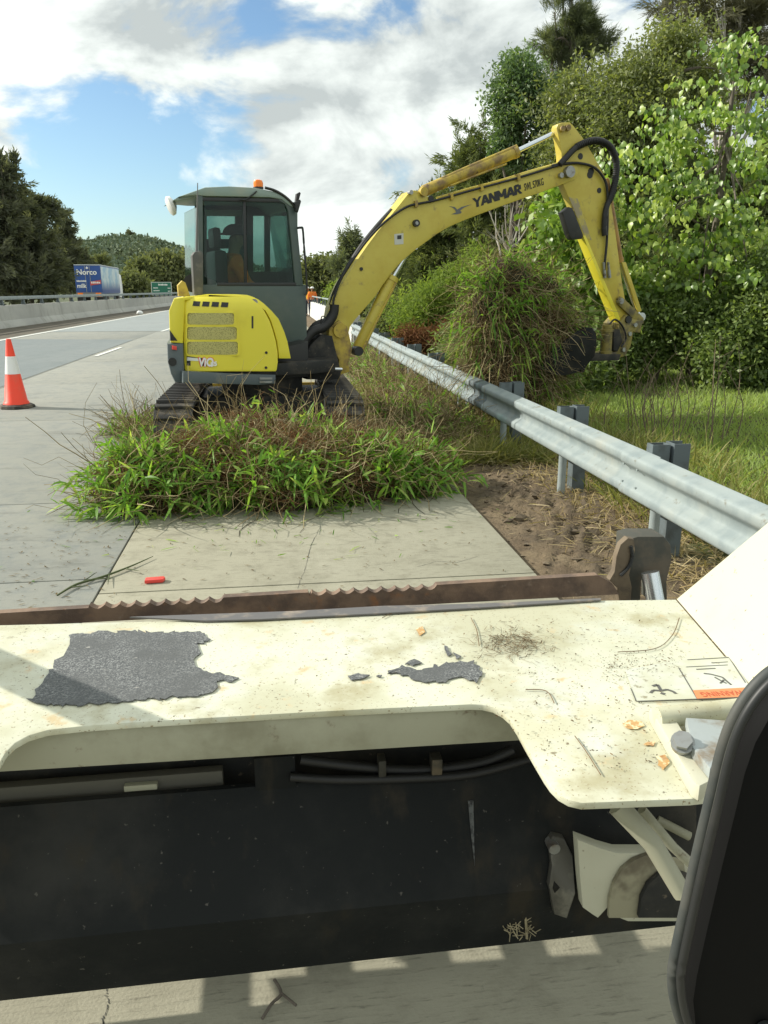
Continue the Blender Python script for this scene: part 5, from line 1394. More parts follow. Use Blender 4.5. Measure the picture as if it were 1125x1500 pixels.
# clump of weeds held in the bucket
cw = EO + EU * ev(765, 470, -.1).x + EV * -.1
cl = thing('weed_clump', 'hanging clump of torn weeds and dry stalks held by the bucket', 'weed clump', (cw.x, cw.y, 0))
def wp(px, py, v=-.1):
    p = ev(px, py, v); return EO + EU * p.x + EV * p.y + Vector((0, 0, p.z))
def el(px, py, rx, ry, v=-.1, dv=.4):
    s = (wp(px + 10, py, v) - wp(px, py, v)).length / 10
    return (np.array(wp(px, py, v)), np.array([rx * s, dv, ry * s]))
CE = [el(742, 415, 40, 38), el(790, 440, 36, 40, .05), el(745, 480, 58, 58), el(800, 490, 40, 46, .12, .3), el(725, 535, 32, 40), el(770, 550, 44, 34, .05, .3), el(712, 450, 26, 40)]
for c, r in CE: blob('thatch', c, r * .74, THATCH, cl, .2, 3)
def fullover(ells, n, lo, hi):
    vol = np.array([r[0] * r[2] for _, r in ells]); ci = rng.choice(len(ells), n, p=vol / vol.sum())
    d = rnd_dirs(n); rag = 1 + .26 * np.sin(5 * d[:, :1] + 4 * d[:, 2:] + ci[:, None]) * np.sin(6 * d[:, 2:] - 3 * d[:, 1:2] + 2 * ci[:, None])
    return np.array([e[0] for e in ells])[ci] + d * np.array([e[1] for e in ells])[ci] * rng.uniform(lo, hi, (n, 1)) * rag, d
_over = over
def over(ells, n, lo=.62, hi=1.05): return fullover(ells, n, lo, hi)
zg = wp(760, 455).z
parts_pile(CE, 11000, 3400, 2500, cl, lambda P: np.clip(.36 + (P[:, 2] - zg) * .9 + .25 * np.sin(P[:, 0] * 9 + P[:, 2] * 7), .06, .85), hang=.30, ground=False, lf=(.12, .020))
over = _over
n = 900
P, d = fullover(CE, n, .8, 1.15)
D = unit(d + rng.normal(size=(n, 3)) * .6 + np.array([0, 0, -.1]))
V, F = blade_arrays(P, D, rng.uniform(.12, .34, n), rng.uniform(.010, .024, n), rng.uniform(.2, .9, n))
mass('loose_blades', [(V, F, rng.random(n))], F_PILE, cl)
n = 170
P, d = fullover(CE, n, .8, 1.0)
D = unit(d * .8 + rng.normal(size=(n, 3)) * .5 + np.array([0, 0, -.25]))
V, F = stalk_arrays(P, D, rng.uniform(.35, .75, n), rng.uniform(.003, .006, n), .35)
mass('loose_vines', [(V, F, rng.random(n))], F_STALK, cl)
n = 1500
P, d = fullover(CE[2:], n, .7, 1.1)
D = unit(rng.normal(size=(n, 3)) * .35 + np.array([0, 0, -1.0]))
V, F = stalk_arrays(P, D, rng.uniform(.2, .6, n), rng.uniform(.002, .006, n), .25)
mass('hanging_stalks', [(V, F, rng.random(n))], F_STALK, cl)

# ------------------------------------------------------------------ people
def figure(name, label, cat, loc, rotz, J, E, mats, group=None):
    """J: joint name -> (x, y, z, r); E: edges; clothing regions as separate skins over one body"""
    root = thing(name, label, cat, loc, rotz, group)
    def skin(nm, joints, edges, mat, grow, rootj):
        idx = {j: i for i, j in enumerate(joints)}
        me = bpy.data.meshes.new(nm); me.from_pydata([J[j][:3] for j in joints], [(idx[a], idx[b_]) for a, b_ in edges], []); me.update()
        o = link(nm, me, root, mat)
        o.modifiers.new('skin', 'SKIN'); sv = me.skin_vertices[0].data if me.skin_vertices else None
        if sv is None:
            bm = bmesh.new(); bm.from_mesh(me); bm.verts.layers.skin.verify(); bm.to_mesh(me); bm.free(); sv = me.skin_vertices[0].data
        for j in joints:
            r_ = J[j][3] + grow; sv[idx[j]].radius = (r_, r_); sv[idx[j]].use_root = (j == rootj)
        sb = o.modifiers.new('smooth', 'SUBSURF'); sb.levels = 1; sb.render_levels = 2
        return o
    js = list(J)
    skin('body', js, E, SKIN, 0, 'pelvis')
    sh = [j for j in js if j in ('pelvis', 'waist', 'chest', 'neck0', 'shL', 'shR', 'elL', 'elR', 'cuL', 'cuR')]
    skin('shirt', sh, [e for e in E if e[0] in sh and e[1] in sh], mats[0], .014, 'chest')
    tr_ = [j for j in js if j in ('pelvis', 'hipL', 'hipR', 'knL', 'knR', 'anL', 'anR')]
    skin('trousers', tr_, [e for e in E if e[0] in tr_ and e[1] in tr_], mats[1], .016, 'pelvis')
    for s in 'LR':
        a = Vector(J['an' + s][:3]); f_ = Vector(J['toe' + s][:3]); b = MB(); b.tube([a, a.lerp(f_, .1) - Vector((0, 0, .05)), f_], [.055, .06, .045], 10); b.build('boot', BLK, root, 60)
    h = Vector(J['head'][:3])
    bm = bmesh.new(); bmesh.ops.create_uvsphere(bm, u_segments=16, v_segments=10, radius=.118); bmesh.ops.scale(bm, vec=(1, 1.12, .85), verts=bm.verts); bmesh.ops.delete(bm, geom=[v for v in bm.verts if v.co.z < -.005], context='VERTS'); bmesh.ops.translate(bm, vec=h + Vector((0, 0, .045)), verts=bm.verts)
    me = bpy.data.meshes.new('hat'); bm.to_mesh(me); bm.free(); finish(me, 60); hat = link('hat', me, root, mats[2])
    b = MB(); b.tube([h + Vector((0, 0, .040)), h + Vector((0, 0, .052))], .155, 18); b.build('brim', mats[2], hat, 40)
    fw = Vector((J['nose'][0] - h.x, J['nose'][1] - h.y, 0)).normalized(); sd_ = Vector((-fw.y, fw.x, 0))
    for s in (-1, 1):
        b = MB(); q = h + fw * .088 + sd_ * .032 * s + Vector((0, 0, .012)); b.tube([q - fw * .01, q + fw * .006], .011, 8); b.build('eye', HAIRM, root, 60)
        b = MB(); q = h + sd_ * .088 * s; b.tube([q - Vector((0, 0, .03)), q + Vector((0, 0, .03))], .018, 8); b.build('ear', SKIN, root, 60)
    b = MB(); q = h + fw * .088 - Vector((0, 0, .055)); b.tube([q - sd_ * .025, q + sd_ * .025], .007, 6); b.build('mouth', surf('lips', (.25, .10, .08), .6), root, 60)
    return root
def joints(stand=True, stride=0.0, armsw=0.0, fwd=1):
    J = {}; E = []
    if stand:
        J.update(pelvis=(0, 0, .95, .125), waist=(0, 0, 1.10, .125), chest=(0, 0, 1.33, .15), neck0=(0, 0, 1.47, .065), neck=(0, .01, 1.53, .055), head=(0, .02, 1.63, .095), crown=(0, .01, 1.69, .085), nose=(0, .115, 1.615, .016))
        for s, k in (('L', -1), ('R', 1)):
            st_ = stride * k; sw = -armsw * k
            J['sh' + s] = (k * .19, 0, 1.41, .062); J['el' + s] = (k * .25, sw * .4 - .02, 1.14, .045); J['cu' + s] = (k * .26, sw * .8 + .06, .98, .034); J['wr' + s] = (k * .26, sw + .1, .91, .028); J['pa' + s] = (k * .26, sw + .12, .85, .032)
            J['hip' + s] = (k * .10, 0, .88, .095); J['kn' + s] = (k * .11, st_ * .6 + .03, .50, .065); J['an' + s] = (k * .115, st_, .10, .043); J['toe' + s] = (k * .125, st_ + .19, .045, .035)
    else:   # seated, hands forward on the levers
        J.update(pelvis=(0, 0, 1.46, .13), waist=(0, .0, 1.60, .13), chest=(0, .03, 1.83, .15), neck0=(0, .05, 1.97, .065), neck=(0, .06, 2.02, .055), head=(0, .08, 2.12, .095), crown=(0, .08, 2.18, .085), nose=(0, .178, 2.105, .016))
        for s, k in (('L', -1), ('R', 1)):
            J['sh' + s] = (k * .19, .03, 1.90, .062); J['el' + s] = (k * .25, .12, 1.66, .045); J['cu' + s] = (k * .21, .30, 1.60, .034); J['wr' + s] = (k * .19, .36, 1.57, .028); J['pa' + s] = (k * .18, .42, 1.55, .032)
            J['hip' + s] = (k * .10, .05, 1.42, .095); J['kn' + s] = (k * .13, .45, 1.40, .065); J['an' + s] = (k * .12, .52, 1.03, .043); J['toe' + s] = (k * .13, .68, .99, .035)
    E += [('pelvis', 'waist'), ('waist', 'chest'), ('chest', 'neck0'), ('neck0', 'neck'), ('neck', 'head'), ('head', 'crown'), ('head', 'nose')]
    for s, k in (('L', -1), ('R', 1)):
        E += [('chest', 'sh' + s), ('sh' + s, 'el' + s), ('el' + s, 'cu' + s), ('cu' + s, 'wr' + s), ('wr' + s, 'pa' + s), ('pelvis', 'hip' + s), ('hip' + s, 'kn' + s), ('kn' + s, 'an' + s), ('an' + s, 'toe' + s)]
        px_, py2, pz, _ = J['pa' + s]
        for f_, (dx_, ln) in enumerate(((-.026, .072), (-.009, .082), (.009, .078), (.026, .062))):
            a, b_ = f'f{f_}a{s}', f'f{f_}b{s}'
            J[a] = (px_ + k * .004, py2 + dx_ + .01, pz - ln * .55, .0095); J[b_] = (px_ - k * .012, py2 + dx_ + .02, pz - ln, .008)
            E += [('pa' + s, a), (a, b_)]
        J['th' + s] = (px_ - k * .01, py2 + .05, pz + .0, .011); J['tt' + s] = (px_ - k * .018, py2 + .068, pz - .03, .009); E += [('wr' + s, 'th' + s), ('th' + s, 'tt' + s)]
    return J, E
q = atZ(461, 463)
J, E2 = joints(True, .16, .12)
figure('person', 'worker in orange top and dark trousers walking beside the far white parapet', 'person', (q.x - .12, q.y, 0), R(190), J, E2, (HIVIS, NAVY, WHITEM), 'road workers in the distance')
J, E2 = joints(True, -.10, .1)
figure('person', 'worker in yellow top standing close beside the cab door rail', 'person', (atZ(452, 463).x, q.y + .4, 0), R(165), J, E2, (surf('hi_vis_yellow', (.80, .55, .06), .8), NAVY, WHITEM), 'road workers in the distance')
J, E2 = joints(False)
P0 = EO + EU * -.22 + EV * .29
figure('person', 'operator in orange shirt seated inside the excavator cab', 'person', (P0.x, P0.y, -.02), PHI - math.pi / 2, J, E2, (HIVIS, NAVY, surf('dark_cap', (.03, .03, .035), .8)))
# ------------------------------------------------------------------ the loader the photograph is taken from
ZP = .79
ld = thing('loader', 'cream loader front frame with worn black patches in the foreground', 'loader', (0, 1.2, 0))
def zp(x, y, z=ZP): return atZ(x, y, z)
FR, F1, F2 = zp(990, 878), zp(1065, 965), zp(1118, 1030)
TABR = zp(1012, 1170)
cxl = -.05
def mir(p): return Vector((2 * cxl - p.x, p.y, p.z))
near_px = [(0, 1116), (8, 1102), (22, 1088), (42, 1077), (70, 1069), (120, 1063.5), (200, 1057.5), (320, 1050.5), (450, 1043), (580, 1036.5), (690, 1031.5), (706, 1032), (722, 1035.5), (736, 1043), (747, 1053), (757, 1068), (770, 1092), (784, 1116), (797, 1138), (806, 1151), (818, 1163), (833, 1171.5), (852, 1176)]
near = [zp(*p) for p in near_px]
far = [zp(*p) for p in ((880, 879.5), (560, 897.5), (300, 908), (0, 915.5))]
fl_l = Vector((-1.30, far[-1].y + .02, ZP))
outline = [FR] + far + [fl_l, Vector((-1.12, 1.45, ZP)), Vector((-.95, 1.02, ZP)), Vector((-.62, 1.03, ZP))] + near + [TABR, zp(1085, 1162), F2, F1]
b = MB(); b.prism(outline, (0, 0, -.014), .003); plate = b.build('cross_plate', CREAM, ld, 40, world=True)
# turned down flange behind the cutout
A, B = near[2] + Vector((-.06, .012, -.0145)), near[15] + Vector((.05, .012, -.0145))
ym = near[7].y + .012; A.y = near[6].y + .014; B.y = near[11].y + .010
b = MB(); b.prism([A, B, B - Vector((0, 0, .082)), A - Vector((0, 0, .082))], (0, .012, 0), .002)
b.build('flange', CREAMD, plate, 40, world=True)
b = MB(); b.prism([zp(x, y, ZP + .003) for x, y in ((190, 905.5), (430, 897), (560, 889.5), (705, 886), (880, 878), (880, 880.5), (700, 892), (560, 900), (380, 909), (300, 911))], (0, 0, .004)); b.build('edge_strip', surf('grey_edge', (.13, .125, .125), .6, layers=[((.3, .25, .2), 12, .5, .7, 6)]), plate, 30, world=True)
# sloping lift arms each side
def lift_arm(mirror):
    B = atX(1125, 765, FR.x + .16); d = (B - FR) * 2.6
    P = [FR, F1, F2, F2 + d, F1 + d, FR + d]
    nrm = (F2 - FR).cross(d).normalized()
    if nrm.z > 0: nrm = -nrm
    P = [p + Vector((.001, 0, .001)) for p in P]
    if mirror: P = [mir(p) + Vector((-.10, 0, 0)) for p in P]; nrm.x = -nrm.x
    b = MB(); b.prism(P, nrm * .03, .004); return b.build('lift_arm', CREAMB, ld, 35, world=True)
lift_arm(False); lift_arm(True)
# unseen bar added beside the left arm to cast a shadow band on the plate
S1, S2 = zp(-60, 950), zp(190, 1062)
b = MB(); b.tube([S1 + SUN * .95, S2 + SUN * .95], .045, 12); b.tube([S1 + SUN * .95 + (S1 - S2) * .9, S1 + SUN * .95], .03, 12); b.tube([S2 + SUN * .95, S2 + SUN * .95 + (S2 - S1) * .5], .045, 12)
b.build('shade_bar', CREAM, ld, 50, world=True)
# raised rib with bolt and bracket at the right tab
b = MB(); r0, r1 = zp(962, 1052, ZP + .03), zp(1120, 1034, ZP + .03)
b.tube([r0, r1], .020, 12); b.build('rib', CREAM, ld, 50, world=True)
b = MB(); b.prism([zp(950, 1056), zp(975, 1052), zp(1040, 1165), zp(1022, 1174), zp(1012, 1168)], (0, 0, .03), .004); b.build('flange', CREAMB, ld, 40, world=True)
b = MB(); b.prism([zp(1003, 1066, ZP + .03), zp(1090, 1072, ZP + .03), zp(1075, 1130, ZP + .03), zp(1038, 1142, ZP + .03), zp(1012, 1110, ZP + .03)], (0, 0, .022), .004); br = b.build('bracket', surf('zinc_plate', (.42, .46, .46), .45, .4, layers=[((.25, .2, .14), 10, .55, .72, 6)]), ld, 40, world=True)
q = zp(1000, 1088, ZP + .05); ax = Vector((-.35, -.55, .75)).normalized()
b = MB(); b.tube([q - ax * .01, q + ax * .004], .020, 18); b.tube([q + ax * .004, q + ax * .018], .0165, 6); b.build('bolt', STEEL, br, 25, world=True)
# worn anti slip patches
m, t, out = newmat('bitumen_grit')
pos = t.nodes.new('ShaderNodeNewGeometry').outputs['Position']
vo = nd(t, 'ShaderNodeTexNoise', {'Vector': pos, 'Scale': 260.0, 'Detail': 3, 'Roughness': .8})
k_ = nd(t, 'ShaderNodeMapRange', {'Value': vo.outputs['Fac'], 'From Min': .46, 'From Max': .66})
c = mixc(t, k_.outputs[0], (.075, .080, .084), (.34, .35, .34))
c = mixc(t, noise_fac(t, pos, 7.0, 6, .6, .42, .7), c, (.10, .105, .105))
c = mixc(t, nd(t, 'ShaderNodeMath', {0: noise_fac(t, pos, 60.0, 3, .6, .68, .74), 1: .7}, operation='MULTIPLY').outputs[0], c, (.45, .44, .40))
bp = nd(t, 'ShaderNodeBump', {'Height': vo.outputs['Fac'], 'Strength': .7, 'Distance': .003})
p = nd(t, 'ShaderNodeBsdfPrincipled', {'Base Color': c, 'Roughness': .8, 'Normal': bp.outputs[0]}); t.links.new(p.outputs[0], out.inputs[0])
GRIT = m
def patch(name, px, th=.0018, jag=2.4, label=None, mat=GRIT):
    r_ = random.Random(len(px) * 7 + int(px[0][0])); P = []
    n = len(px)
    for i in range(n):
        a, c_ = px[i], px[(i + 1) % n]; L = math.hypot(c_[0] - a[0], c_[1] - a[1]); k = max(1, int(L / 4.5))
        for j in range(k):
            s = j / k; P.append((a[0] + (c_[0] - a[0]) * s + r_.gauss(0, jag), a[1] + (c_[1] - a[1]) * s + r_.gauss(0, jag * .6)))
    b = MB(); b.prism([zp(x, y, ZP + .0022) for x, y in P], (0, 0, th)); return b.build(name, mat, plate, 20, world=True, label=label)
patch('anti_slip_patch', [(103, 931), (140, 926), (215, 926), (302, 927), (308, 936), (291, 946), (292, 958), (283, 968), (287, 978), (303, 986), (318, 986), (347, 993), (342, 1000), (318, 996), (313, 1010), (300, 1019), (240, 1023), (190, 1027), (110, 1034), (60, 1032), (45, 1026), (60, 1003), (78, 976), (96, 952)], label='large dark gritty patch with torn edges')
patch('anti_slip_patch', [(568, 986), (590, 976), (612, 982), (638, 974), (662, 970), (692, 968), (707, 990), (700, 998), (672, 993), (650, 1000), (625, 1000), (600, 993)], label='small torn remnant of dark gritty patch')
for px in ([(508, 992), (524, 988), (540, 990), (534, 995), (515, 997)], [(594, 972), (606, 966), (618, 972), (604, 976)], [(650, 946), (656, 948), (662, 960), (655, 962)], [(664, 955), (674, 962), (670, 967)], [(550, 990), (560, 990), (556, 993)]):
    patch('patch_remnant', px, .002, 1.0)
# litter lying on the plate
n = 520
x = rng.normal(size=n) * 26 + 748; y = rng.normal(size=n) * 11 + 942
x2 = rng.uniform(690, 1000, 420); y2 = rng.uniform(900, 1130, 420); x3 = rng.uniform(880, 1000, 260); y3 = rng.normal(size=260) * 12 + 975; x4 = rng.uniform(10, 700, 90); y4 = rng.uniform(925, 1030, 90)
X_, Y_ = np.concatenate([x, x2, x3, x4]), np.concatenate([y, y2, y3, y4])
P = np.array([zp(a, c_, ZP + .003) for a, c_ in zip(X_, Y_) if not (a > 800 and c_ > 1160) and not (c_ > 1026 and a < 700 + (c_ - 1026) * 1.1)]); n = len(P)
D = rnd_dirs(n); D[:, 2] = np.abs(D[:, 2]) * .1; D = unit(D)
ln = np.where(np.arange(n) < 520, rng.uniform(.008, .032, n), rng.uniform(.0018, .008, n)); wd = np.where(np.arange(n) < 520, rng.uniform(.0007, .0016, n), rng.uniform(.001, .0032, n))
V, F = blade_arrays(P, D, ln, wd, .0); V[:, 2] = np.maximum(V[:, 2], ZP + .0015)
F_LIT = foliage('dry_debris', (.05, .035, .02), (.13, .09, .05), (.27, .20, .12), .05, 0)
tag(mass('dry_debris', [(V, F, rng.random(n))], F_LIT), 'small clump of brown dry grass crumbs on the cream plate', 'dry debris')
bl = MB()
for a in ([(690, 905), (698, 922), (702, 946)], [(905, 955), (960, 950), (985, 930), (995, 905)], [(770, 1010), (800, 1012), (812, 1030)], [(560, 905), (572, 899), (586, 897)], [(842, 1078), (858, 1100), (880, 1135)]):
    bl.tube([zp(*q, ZP + .004) for q in a], .0011, 4, curve=True)
tag(bl.build('grass_stems', surf('straw_stem', (.16, .11, .06), .9), None, 60), 'few long dry grass stems lying on the cream plate', 'grass stems', None, 'stuff')
# rust spots
RSP = surf('rust_stain', (.50, .30, .12), .85, layers=[((.74, .66, .42), 60, .46, .58, 5), ((.30, .13, .05), 30, .55, .7, 4)])
for px in ([(912, 1060), (922, 1055), (938, 1057), (944, 1063), (934, 1068), (918, 1066)], [(962, 1108), (974, 1105), (981, 1118), (972, 1127), (963, 1122)], [(943, 1088), (960, 1086), (956, 1091), (945, 1092)], [(610, 922), (617, 918), (621, 926), (614, 931)]):
    patch('rust_spot', px, .0006, 1.3, mat=RSP)
# warning label, read from the front of the machine
LBW = surf('label_film', (.60, .62, .56), .4, layers=[((.53, .53, .40), 5, .40, .62, 6), ((.3, .27, .18), 40, .62, .7, 5)]); LBO = surf('label_orange', (.72, .25, .10), .5); LBK = surf('label_ink', (.10, .10, .09), .6)
def q_(px, py, dz=.0): return zp(px, py, ZP + .0025 + dz)
b = MB(); b.prism([q_(*p) for p in ((916, 982), (1000, 966), (1070, 962), (1102, 1012), (1093, 1021), (932, 1027))], (0, 0, .0008)); lb = b.build('warning_label', LBW, plate, 20, world=True)
b = MB(); b.prism([q_(*p, .0012) for p in ((1015, 1011.5), (1098, 1007), (1096, 1020.5), (1021, 1023.5))], (0, 0, .0006)); b.build('orange_band', LBO, lb, 20, world=True)
def ln_(b, pts, w):
    for a, c_ in zip(pts, pts[1:]):
        A = q_(*a, .0012); B = q_(*c_, .0012); d = (B - A).normalized(); s = Vector((-d.y, d.x, 0)) * w
        b.prism([A + s, A - s, B - s, B + s], (0, 0, .0005))
b = MB()
ln_(b, [(924, 1008), (932, 1027.5), (1092, 1021.5)], .0010); ln_(b, [(994, 978), (1021, 1023)], .0010); ln_(b, [(1007, 966.5), (1068, 963), (1092, 1000)], .0010); ln_(b, [(1005, 977), (1066, 974)], .0008); ln_(b, [(1042, 971), (1066, 969.5)], .0008); ln_(b, [(1020, 980.5), (1048, 979)], .0013)
# falling figure and pinched figure pictograms
ln_(b, [(953, 1015), (957, 1011), (968, 1012), (977, 1010), (986, 1013), (990, 1016)], .0030); ln_(b, [(968, 1011), (963, 1003), (956, 1005)], .0034); ln_(b, [(968, 1015), (974, 1017)], .0040)
ln_(b, [(1031, 986.5), (1041, 987.5), (1058, 992), (1066, 999), (1071, 1003)], .0020); ln_(b, [(1047, 992), (1056, 997), (1064, 1001)], .0018); ln_(b, [(1060, 996), (1055, 1001)], .0018)
b.build('pictogram', LBK, lb, 20, world=True)
w0, w1 = q_(1086, 1011, .002), q_(1024, 1014.5, .002)
inv = MW[ld].inverted()
text('lettering', 'WARNING', lb, surf('label_red', (.45, .10, .04), .6), inv @ w0, w1 - w0, Vector((0, -1, 0)), .026, .0003, .0004, 0, (w1 - w0).length)

# bucket: back sheet, beams, ribs and the rusty scalloped lip
ZL, YL = .715, None
lipL = atZ(0, 880, ZL); YL = lipL.y
bx0, bx1 = -1.28, atY(895, 868, YL).x
b = MB()
YB0, YB1 = 1.40, 1.385
Pt = [(1.515, .552), (1.37, .335), (1.425, .140), (1.44, .140), (1.39, .335), (1.53, .552)]
b.prism([(-1.25, y, z) for y, z in Pt], (2.27, 0, 0), .003); bk2 = b.build('bucket', BSTEEL, ld, 30, world=True)
def xpx(x, y, d): return atY(x, y, d).x
scal = []
top = atY(450, 868, YL).z; bot = atY(450, 893, YL).z
def zt_(x): return top + (x - atY(450, 868, YL).x) * .010
prevx = bx0; pts_top = [(bx0, zt_(bx0) - .008)]
xa, xb = xpx(130, 878, YL), xpx(327, 872, YL); xc, xd = xpx(457, 868, YL), xpx(640, 862, YL)
def scallop(x0, x1, k):
    w = (x1 - x0) / k; out_ = []
    for i in range(k):
        for j in range(6):
            a = math.pi * j / 6; out_.append((x0 + w * (i + j / 6), zt_(x0) - .012 * math.sin(a)))
    return out_
pts_top += [(xa - .004, zt_(xa) - .008), (xa, zt_(xa) + .002)] + scallop(xa, xb, 9) + [(xb, zt_(xb)), (xc - .012, zt_(xc)), (xc - .008, zt_(xc) - .014), (xc, zt_(xc))] + scallop(xc, xd, 9) + [(xd, zt_(xd)), (bx1 - .05, zt_(bx1)), (bx1, zt_(bx1) - .03), (bx1 + .03, zt_(bx1) - .07)]
loop = [Vector((x, YL, z)) for x, z in pts_top] + [Vector((bx1 + .03, YL, bot - .004)), Vector((bx0, YL, bot - .004))]
b = MB(); b.prism(loop, (0, .028, 0)); b.build('scalloped_lip', RUST, bk2, 25, world=True)
for i in range(9):
    x = -1.12 + i * .245
    b = MB(); b.box((x - .042, 1.60, bot - .045), (x + .042, YL - .001, bot - .022), .003); b.build('rib', RUST, bk2, 30, world=True)
b = MB(); b.box((-1.26, YL - .06, bot - .10), (bx1, YL - .012, bot - .05), .004); b.build('cross_tube', DSTEEL, bk2, 30, world=True)
# beams under the plate
b = MB(); b.box((-1.2, 1.60, .36), (.95, 1.66, .70), .006); b.build('beam', DSTEEL, ld, 30, world=True)
b = MB(); b.box((-1.2, 1.545, .515), (-.15, 1.57, .578), .003); b.build('beam', surf('dusty_steel', (.10, .095, .075), .7), ld, 30, world=True)
q = atY(403, 1122, 1.53); b = MB(); b.box((q.x - .045, 1.51, .535), (q.x + .045, 1.56, .625), .006); b.build('lug', BSTEEL, ld, 30, world=True)
q = atY(207, 1151, 1.54); b = MB(); b.box((q.x - .035, 1.53, q.z - .006), (q.x + .035, 1.545, q.z + .008), .002); b.build('tag', CREAMD, ld, 30, world=True)  # yellowish strip put in for a lit glimpse in the dark gap
def bs(px, py):
    """point on the back sheet of the bucket"""
    for (ya, za), (yb, zb) in (((1.515, .552), (1.37, .335)), ((1.37, .335), (1.425, .140))):
        r = ray(px, py); dy, dz = yb - ya, zb - za
        t_ = ((ya * dz - za * dy) - (0 * dz - CAMH * dy)) / (r.y * dz - r.z * dy)
        p = CAMP + r * t_
        if min(za, zb) - .005 <= p.z <= max(za, zb) + .005: return p
    return p
bs0 = bs
# gusset, hoses and brackets in the recess
b = MB(); b.tube([atY(x, y, 1.52) for x, y in ((440, 1112), (520, 1122), (610, 1128), (700, 1118), (752, 1098))], .012, 8, curve=True); b.tube([atY(x, y, 1.50) for x, y in ((425, 1138), (500, 1142), (600, 1140), (690, 1134), (775, 1112))], .010, 8, curve=True); b.build('hydraulic_hose', HOSE, ld, 60, world=True)
for x, y, w_ in ((640, 1122, 10), (560, 1124, 7)):
    q = atY(x, y, 1.50); b = MB(); b.box((q.x - w_ * .0012, 1.495, q.z - .022), (q.x + w_ * .0012, 1.53, q.z + .018), .003); b.build('hose_bracket', surf('bracket_steel', (.04, .038, .03), .6, .2, layers=[((.14, .11, .07), 14, .5, .7, 6)]), ld, 30, world=True)
# pale streak painted for a reflection, weld seam and hinge plate on the back sheet
b = MB(); b.prism([bs(*p) + Vector((0, -.003, 0)) for p in ((685, 1172), (693, 1170), (694, 1215), (695, 1268), (690, 1225))], (0, .002, 0)); b.build('reflection_streak', surf('reflection_pale', (.10, .105, .10), .5, .2, layers=[((.02, .02, .02), 22, .40, .56, 6, (4, 4, .4))]), bk2, 30, world=True)
hp2 = [bs(*p) + Vector((0, -.02, 0)) for p in ((800, 1224), (806, 1216), (822, 1220), (834, 1245), (838, 1300), (826, 1336), (808, 1330), (800, 1290), (804, 1260))]
b = MB(); b.prism(hp2, (0, .018, 0), .003); hpq = b.build('hinge_plate', surf('worn_plate', (.10, .095, .08), .5, .4, layers=[((.2, .19, .15), 12, .45, .65, 6)]), bk2, 30, world=True)
q = bs(806, 1231) + Vector((0, -.03, 0)); b = MB(); b.tube([q, q + Vector((0, .03, 0))], .013, 12); b.build('bolt', STEEL, hpq, 30, world=True)
# cream side frame seen through the gap at lower right
yq = 1.33
P_ = [atY(x, y, yq) for x, y in ((846, 1230), (880, 1243), (905, 1250), (958, 1250), (985, 1238), (1010, 1260), (1010, 1350), (920, 1350), (905, 1344), (890, 1330), (876, 1345), (868, 1340), (854, 1330), (850, 1290))]
b = MB(); b.prism(P_, (0, .03, 0), .003); sf = b.build('side_frame', CREAMB, ld, 30, world=True)
hub = [(892, 1345), (893, 1318), (899, 1296), (911, 1275), (928, 1261), (948, 1253), (972, 1251), (1002, 1262), (1012, 1345)]
b = MB(); b.prism([atY(x, y, yq - .012) for x, y in hub], (0, .011, 0), .002); b.build('wheel_arch', surf('hub_olive', (.30, .28, .19), .7, layers=[((.14, .12, .08), 9, .45, .65)]), ld, 40, world=True)
hub2 = [(936, 1345), (940, 1316), (950, 1296), (966, 1282), (985, 1276), (1012, 1284), (1012, 1345)]
b = MB(); b.prism([atY(x, y, yq - .026) for x, y in hub2], (0, .012, 0), .002); b.build('hub_cap', DSTEEL, ld, 40, world=True)
# cream strut and pipes under the tab
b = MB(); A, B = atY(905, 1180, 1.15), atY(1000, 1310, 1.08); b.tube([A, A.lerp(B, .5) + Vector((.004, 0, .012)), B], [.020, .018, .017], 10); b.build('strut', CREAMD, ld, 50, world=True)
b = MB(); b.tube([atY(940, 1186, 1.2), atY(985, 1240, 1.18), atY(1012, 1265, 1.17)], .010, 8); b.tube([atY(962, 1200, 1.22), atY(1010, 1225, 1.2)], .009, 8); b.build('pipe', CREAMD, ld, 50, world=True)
b = MB(); b.prism([atY(x, y, 1.22) for x, y in ((930, 1182), (1020, 1178), (1020, 1260), (985, 1255))], (0, .02, 0)); b.build('side_plate', DSTEEL, ld, 30, world=True)
# clam jaw with chrome ram on the right
yj = YL + .03
def jp(pts, y): return [atY(a, c_, y) for a, c_ in pts]
b = MB(); b.prism(jp(((921, 790), (935, 786), (973, 786), (983, 799), (984, 822), (977, 852), (978, 885), (958, 885), (958, 850), (940, 850), (938, 885), (918, 885), (918, 830)), yj + .02), (0, .10, 0), .006); jw = b.build('clam_jaw', surf('jaw_steel', (.075, .075, .062), .7, .2, layers=[((.14, .115, .085), 7, .45, .65, 7)]), bk2, 35, world=True)
b = MB(); b.prism(jp(((893, 850), (900, 838), (903, 815), (909, 798), (920, 788), (929, 790), (931, 806), (926, 826), (922, 842), (926, 860), (924, 890), (908, 890), (905, 862)), yj - .012), (0, .03, 0), .005); b.build('jaw_cheek', surf('cheek_steel', (.17, .13, .085), .75, .1, layers=[((.09, .07, .05), 8, .45, .65, 7), ((.26, .2, .13), 16, .55, .72, 6)], bump=[(40, .3, .008)]), jw, 35, world=True)
b = MB(); b.tube(jp(((924, 800), (926, 815), (921, 830), (909, 843)), yj - .018), .006, 6, curve=True); b.build('wear_groove', BLK, jw, 50, world=True)
A, B = atY(952, 838, yj - .03), atY(962, 890, yj - .06); b = MB(); b.tube([A, B], .029, 20); b.build('chrome_ram', CHR, bk2, 40, world=True)
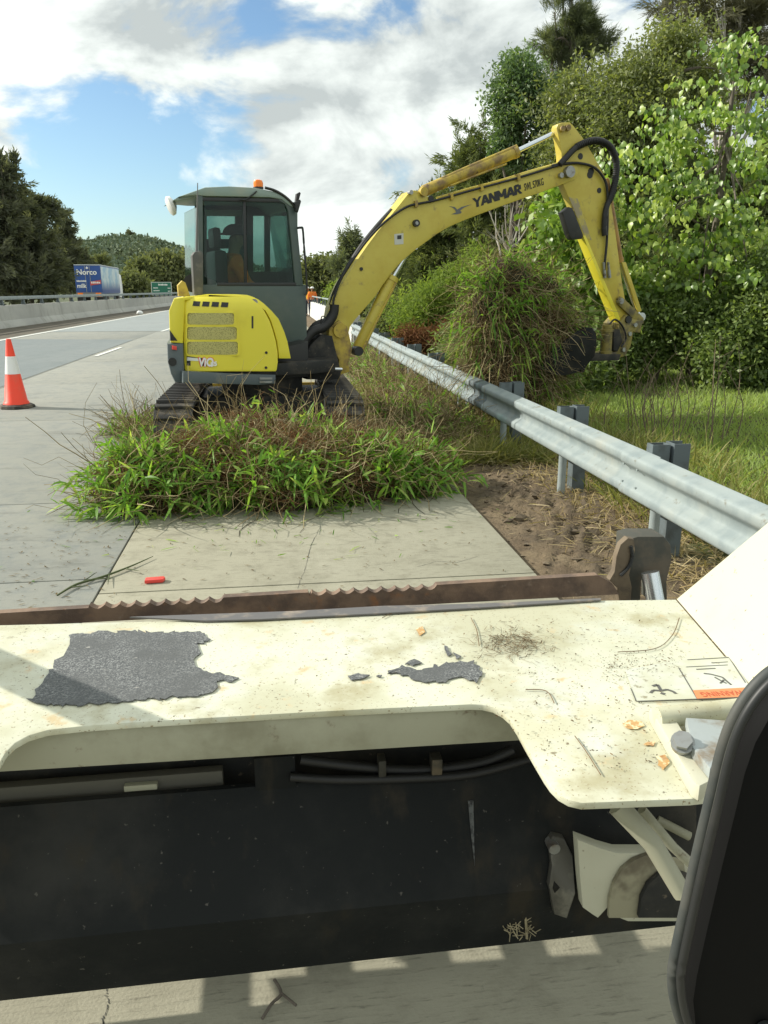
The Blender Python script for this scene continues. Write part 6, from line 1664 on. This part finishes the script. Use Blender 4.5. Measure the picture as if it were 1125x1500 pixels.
# cab corner panel with its rubber seal, close to the camera
yc = .62
cpx = [(1290, 960), (1180, 962), (1140, 972), (1112, 990), (1086, 1020), (1066, 1056), (1051, 1100), (1037, 1160), (1018, 1240), (1000, 1320), (985, 1390), (980, 1425), (984, 1462), (996, 1500), (1030, 1560), (1290, 1560)]
P_ = [atY(x + 13, y + 8, yc) for x, y in cpx]
b = MB(); b.prism(P_, (0, -.03, 0), .01); cpn = b.build('cab_panel', surf('cab_black', (.004, .004, .004), .75, spec=.15), ld, 35, world=True)
b = MB(); b.tube([atY(x + 6, y + 4, yc + .004) for x, y in cpx[1:-1]], .0065, 10, curve=True); b.build('rubber_seal', surf('seal_rubber', (.040, .047, .046), .6, layers=[((.08, .08, .07), 8, .45, .7, 6)]), cpn, 60, world=True)
b = MB(); b.tube([atY(x + 17, y + 10, yc - .034) for x, y in cpx[1:-1]], .0045, 8, curve=True); b.build('panel_bead', BLK, cpn, 60, world=True)
q = atY(1092, 1466, yc); b = MB(); b.tube([q + Vector((0, -.032, 0)), q + Vector((0, -.036, 0))], .009, 20); b.build('button', surf('button_grey', (.02, .021, .021), .5), cpn, 40, world=True)
# twig on the road below, dry tuft caught under the bucket
q = atZ(405, 1462, .01); b = MB(); b.tube([atZ(402, 1435, .01), atZ(412, 1455, .014), atZ(398, 1470, .01), atZ(384, 1492, .01)], .004, 5, curve=True); b.tube([atZ(412, 1455, .014), atZ(434, 1473, .01)], .0035, 5)
tag(b.build('twig', BARK, None, 60), 'small forked dark twig on the concrete below the loader', 'twig')
b = MB()
for i in range(40):
    a = atY(757 + rng.normal() * 9, 1362 + rng.normal() * 5, 1.40); d = Vector(rnd_dirs(1)[0]) * rng.uniform(.01, .03); b.tube([a, a + d], .0012, 3)
b.tube([atY(770, 1342, 1.40), atY(772, 1375, 1.40)], .003, 4); b.tube([atY(770, 1350, 1.40), atY(782, 1340, 1.40)], .002, 4)
tag(b.build('straw_tuft', F_DRY if False else surf('straw_tuft', (.33, .28, .17), .9), None, 60), 'tuft of pale straw caught under the bucket edge', 'straw tuft')
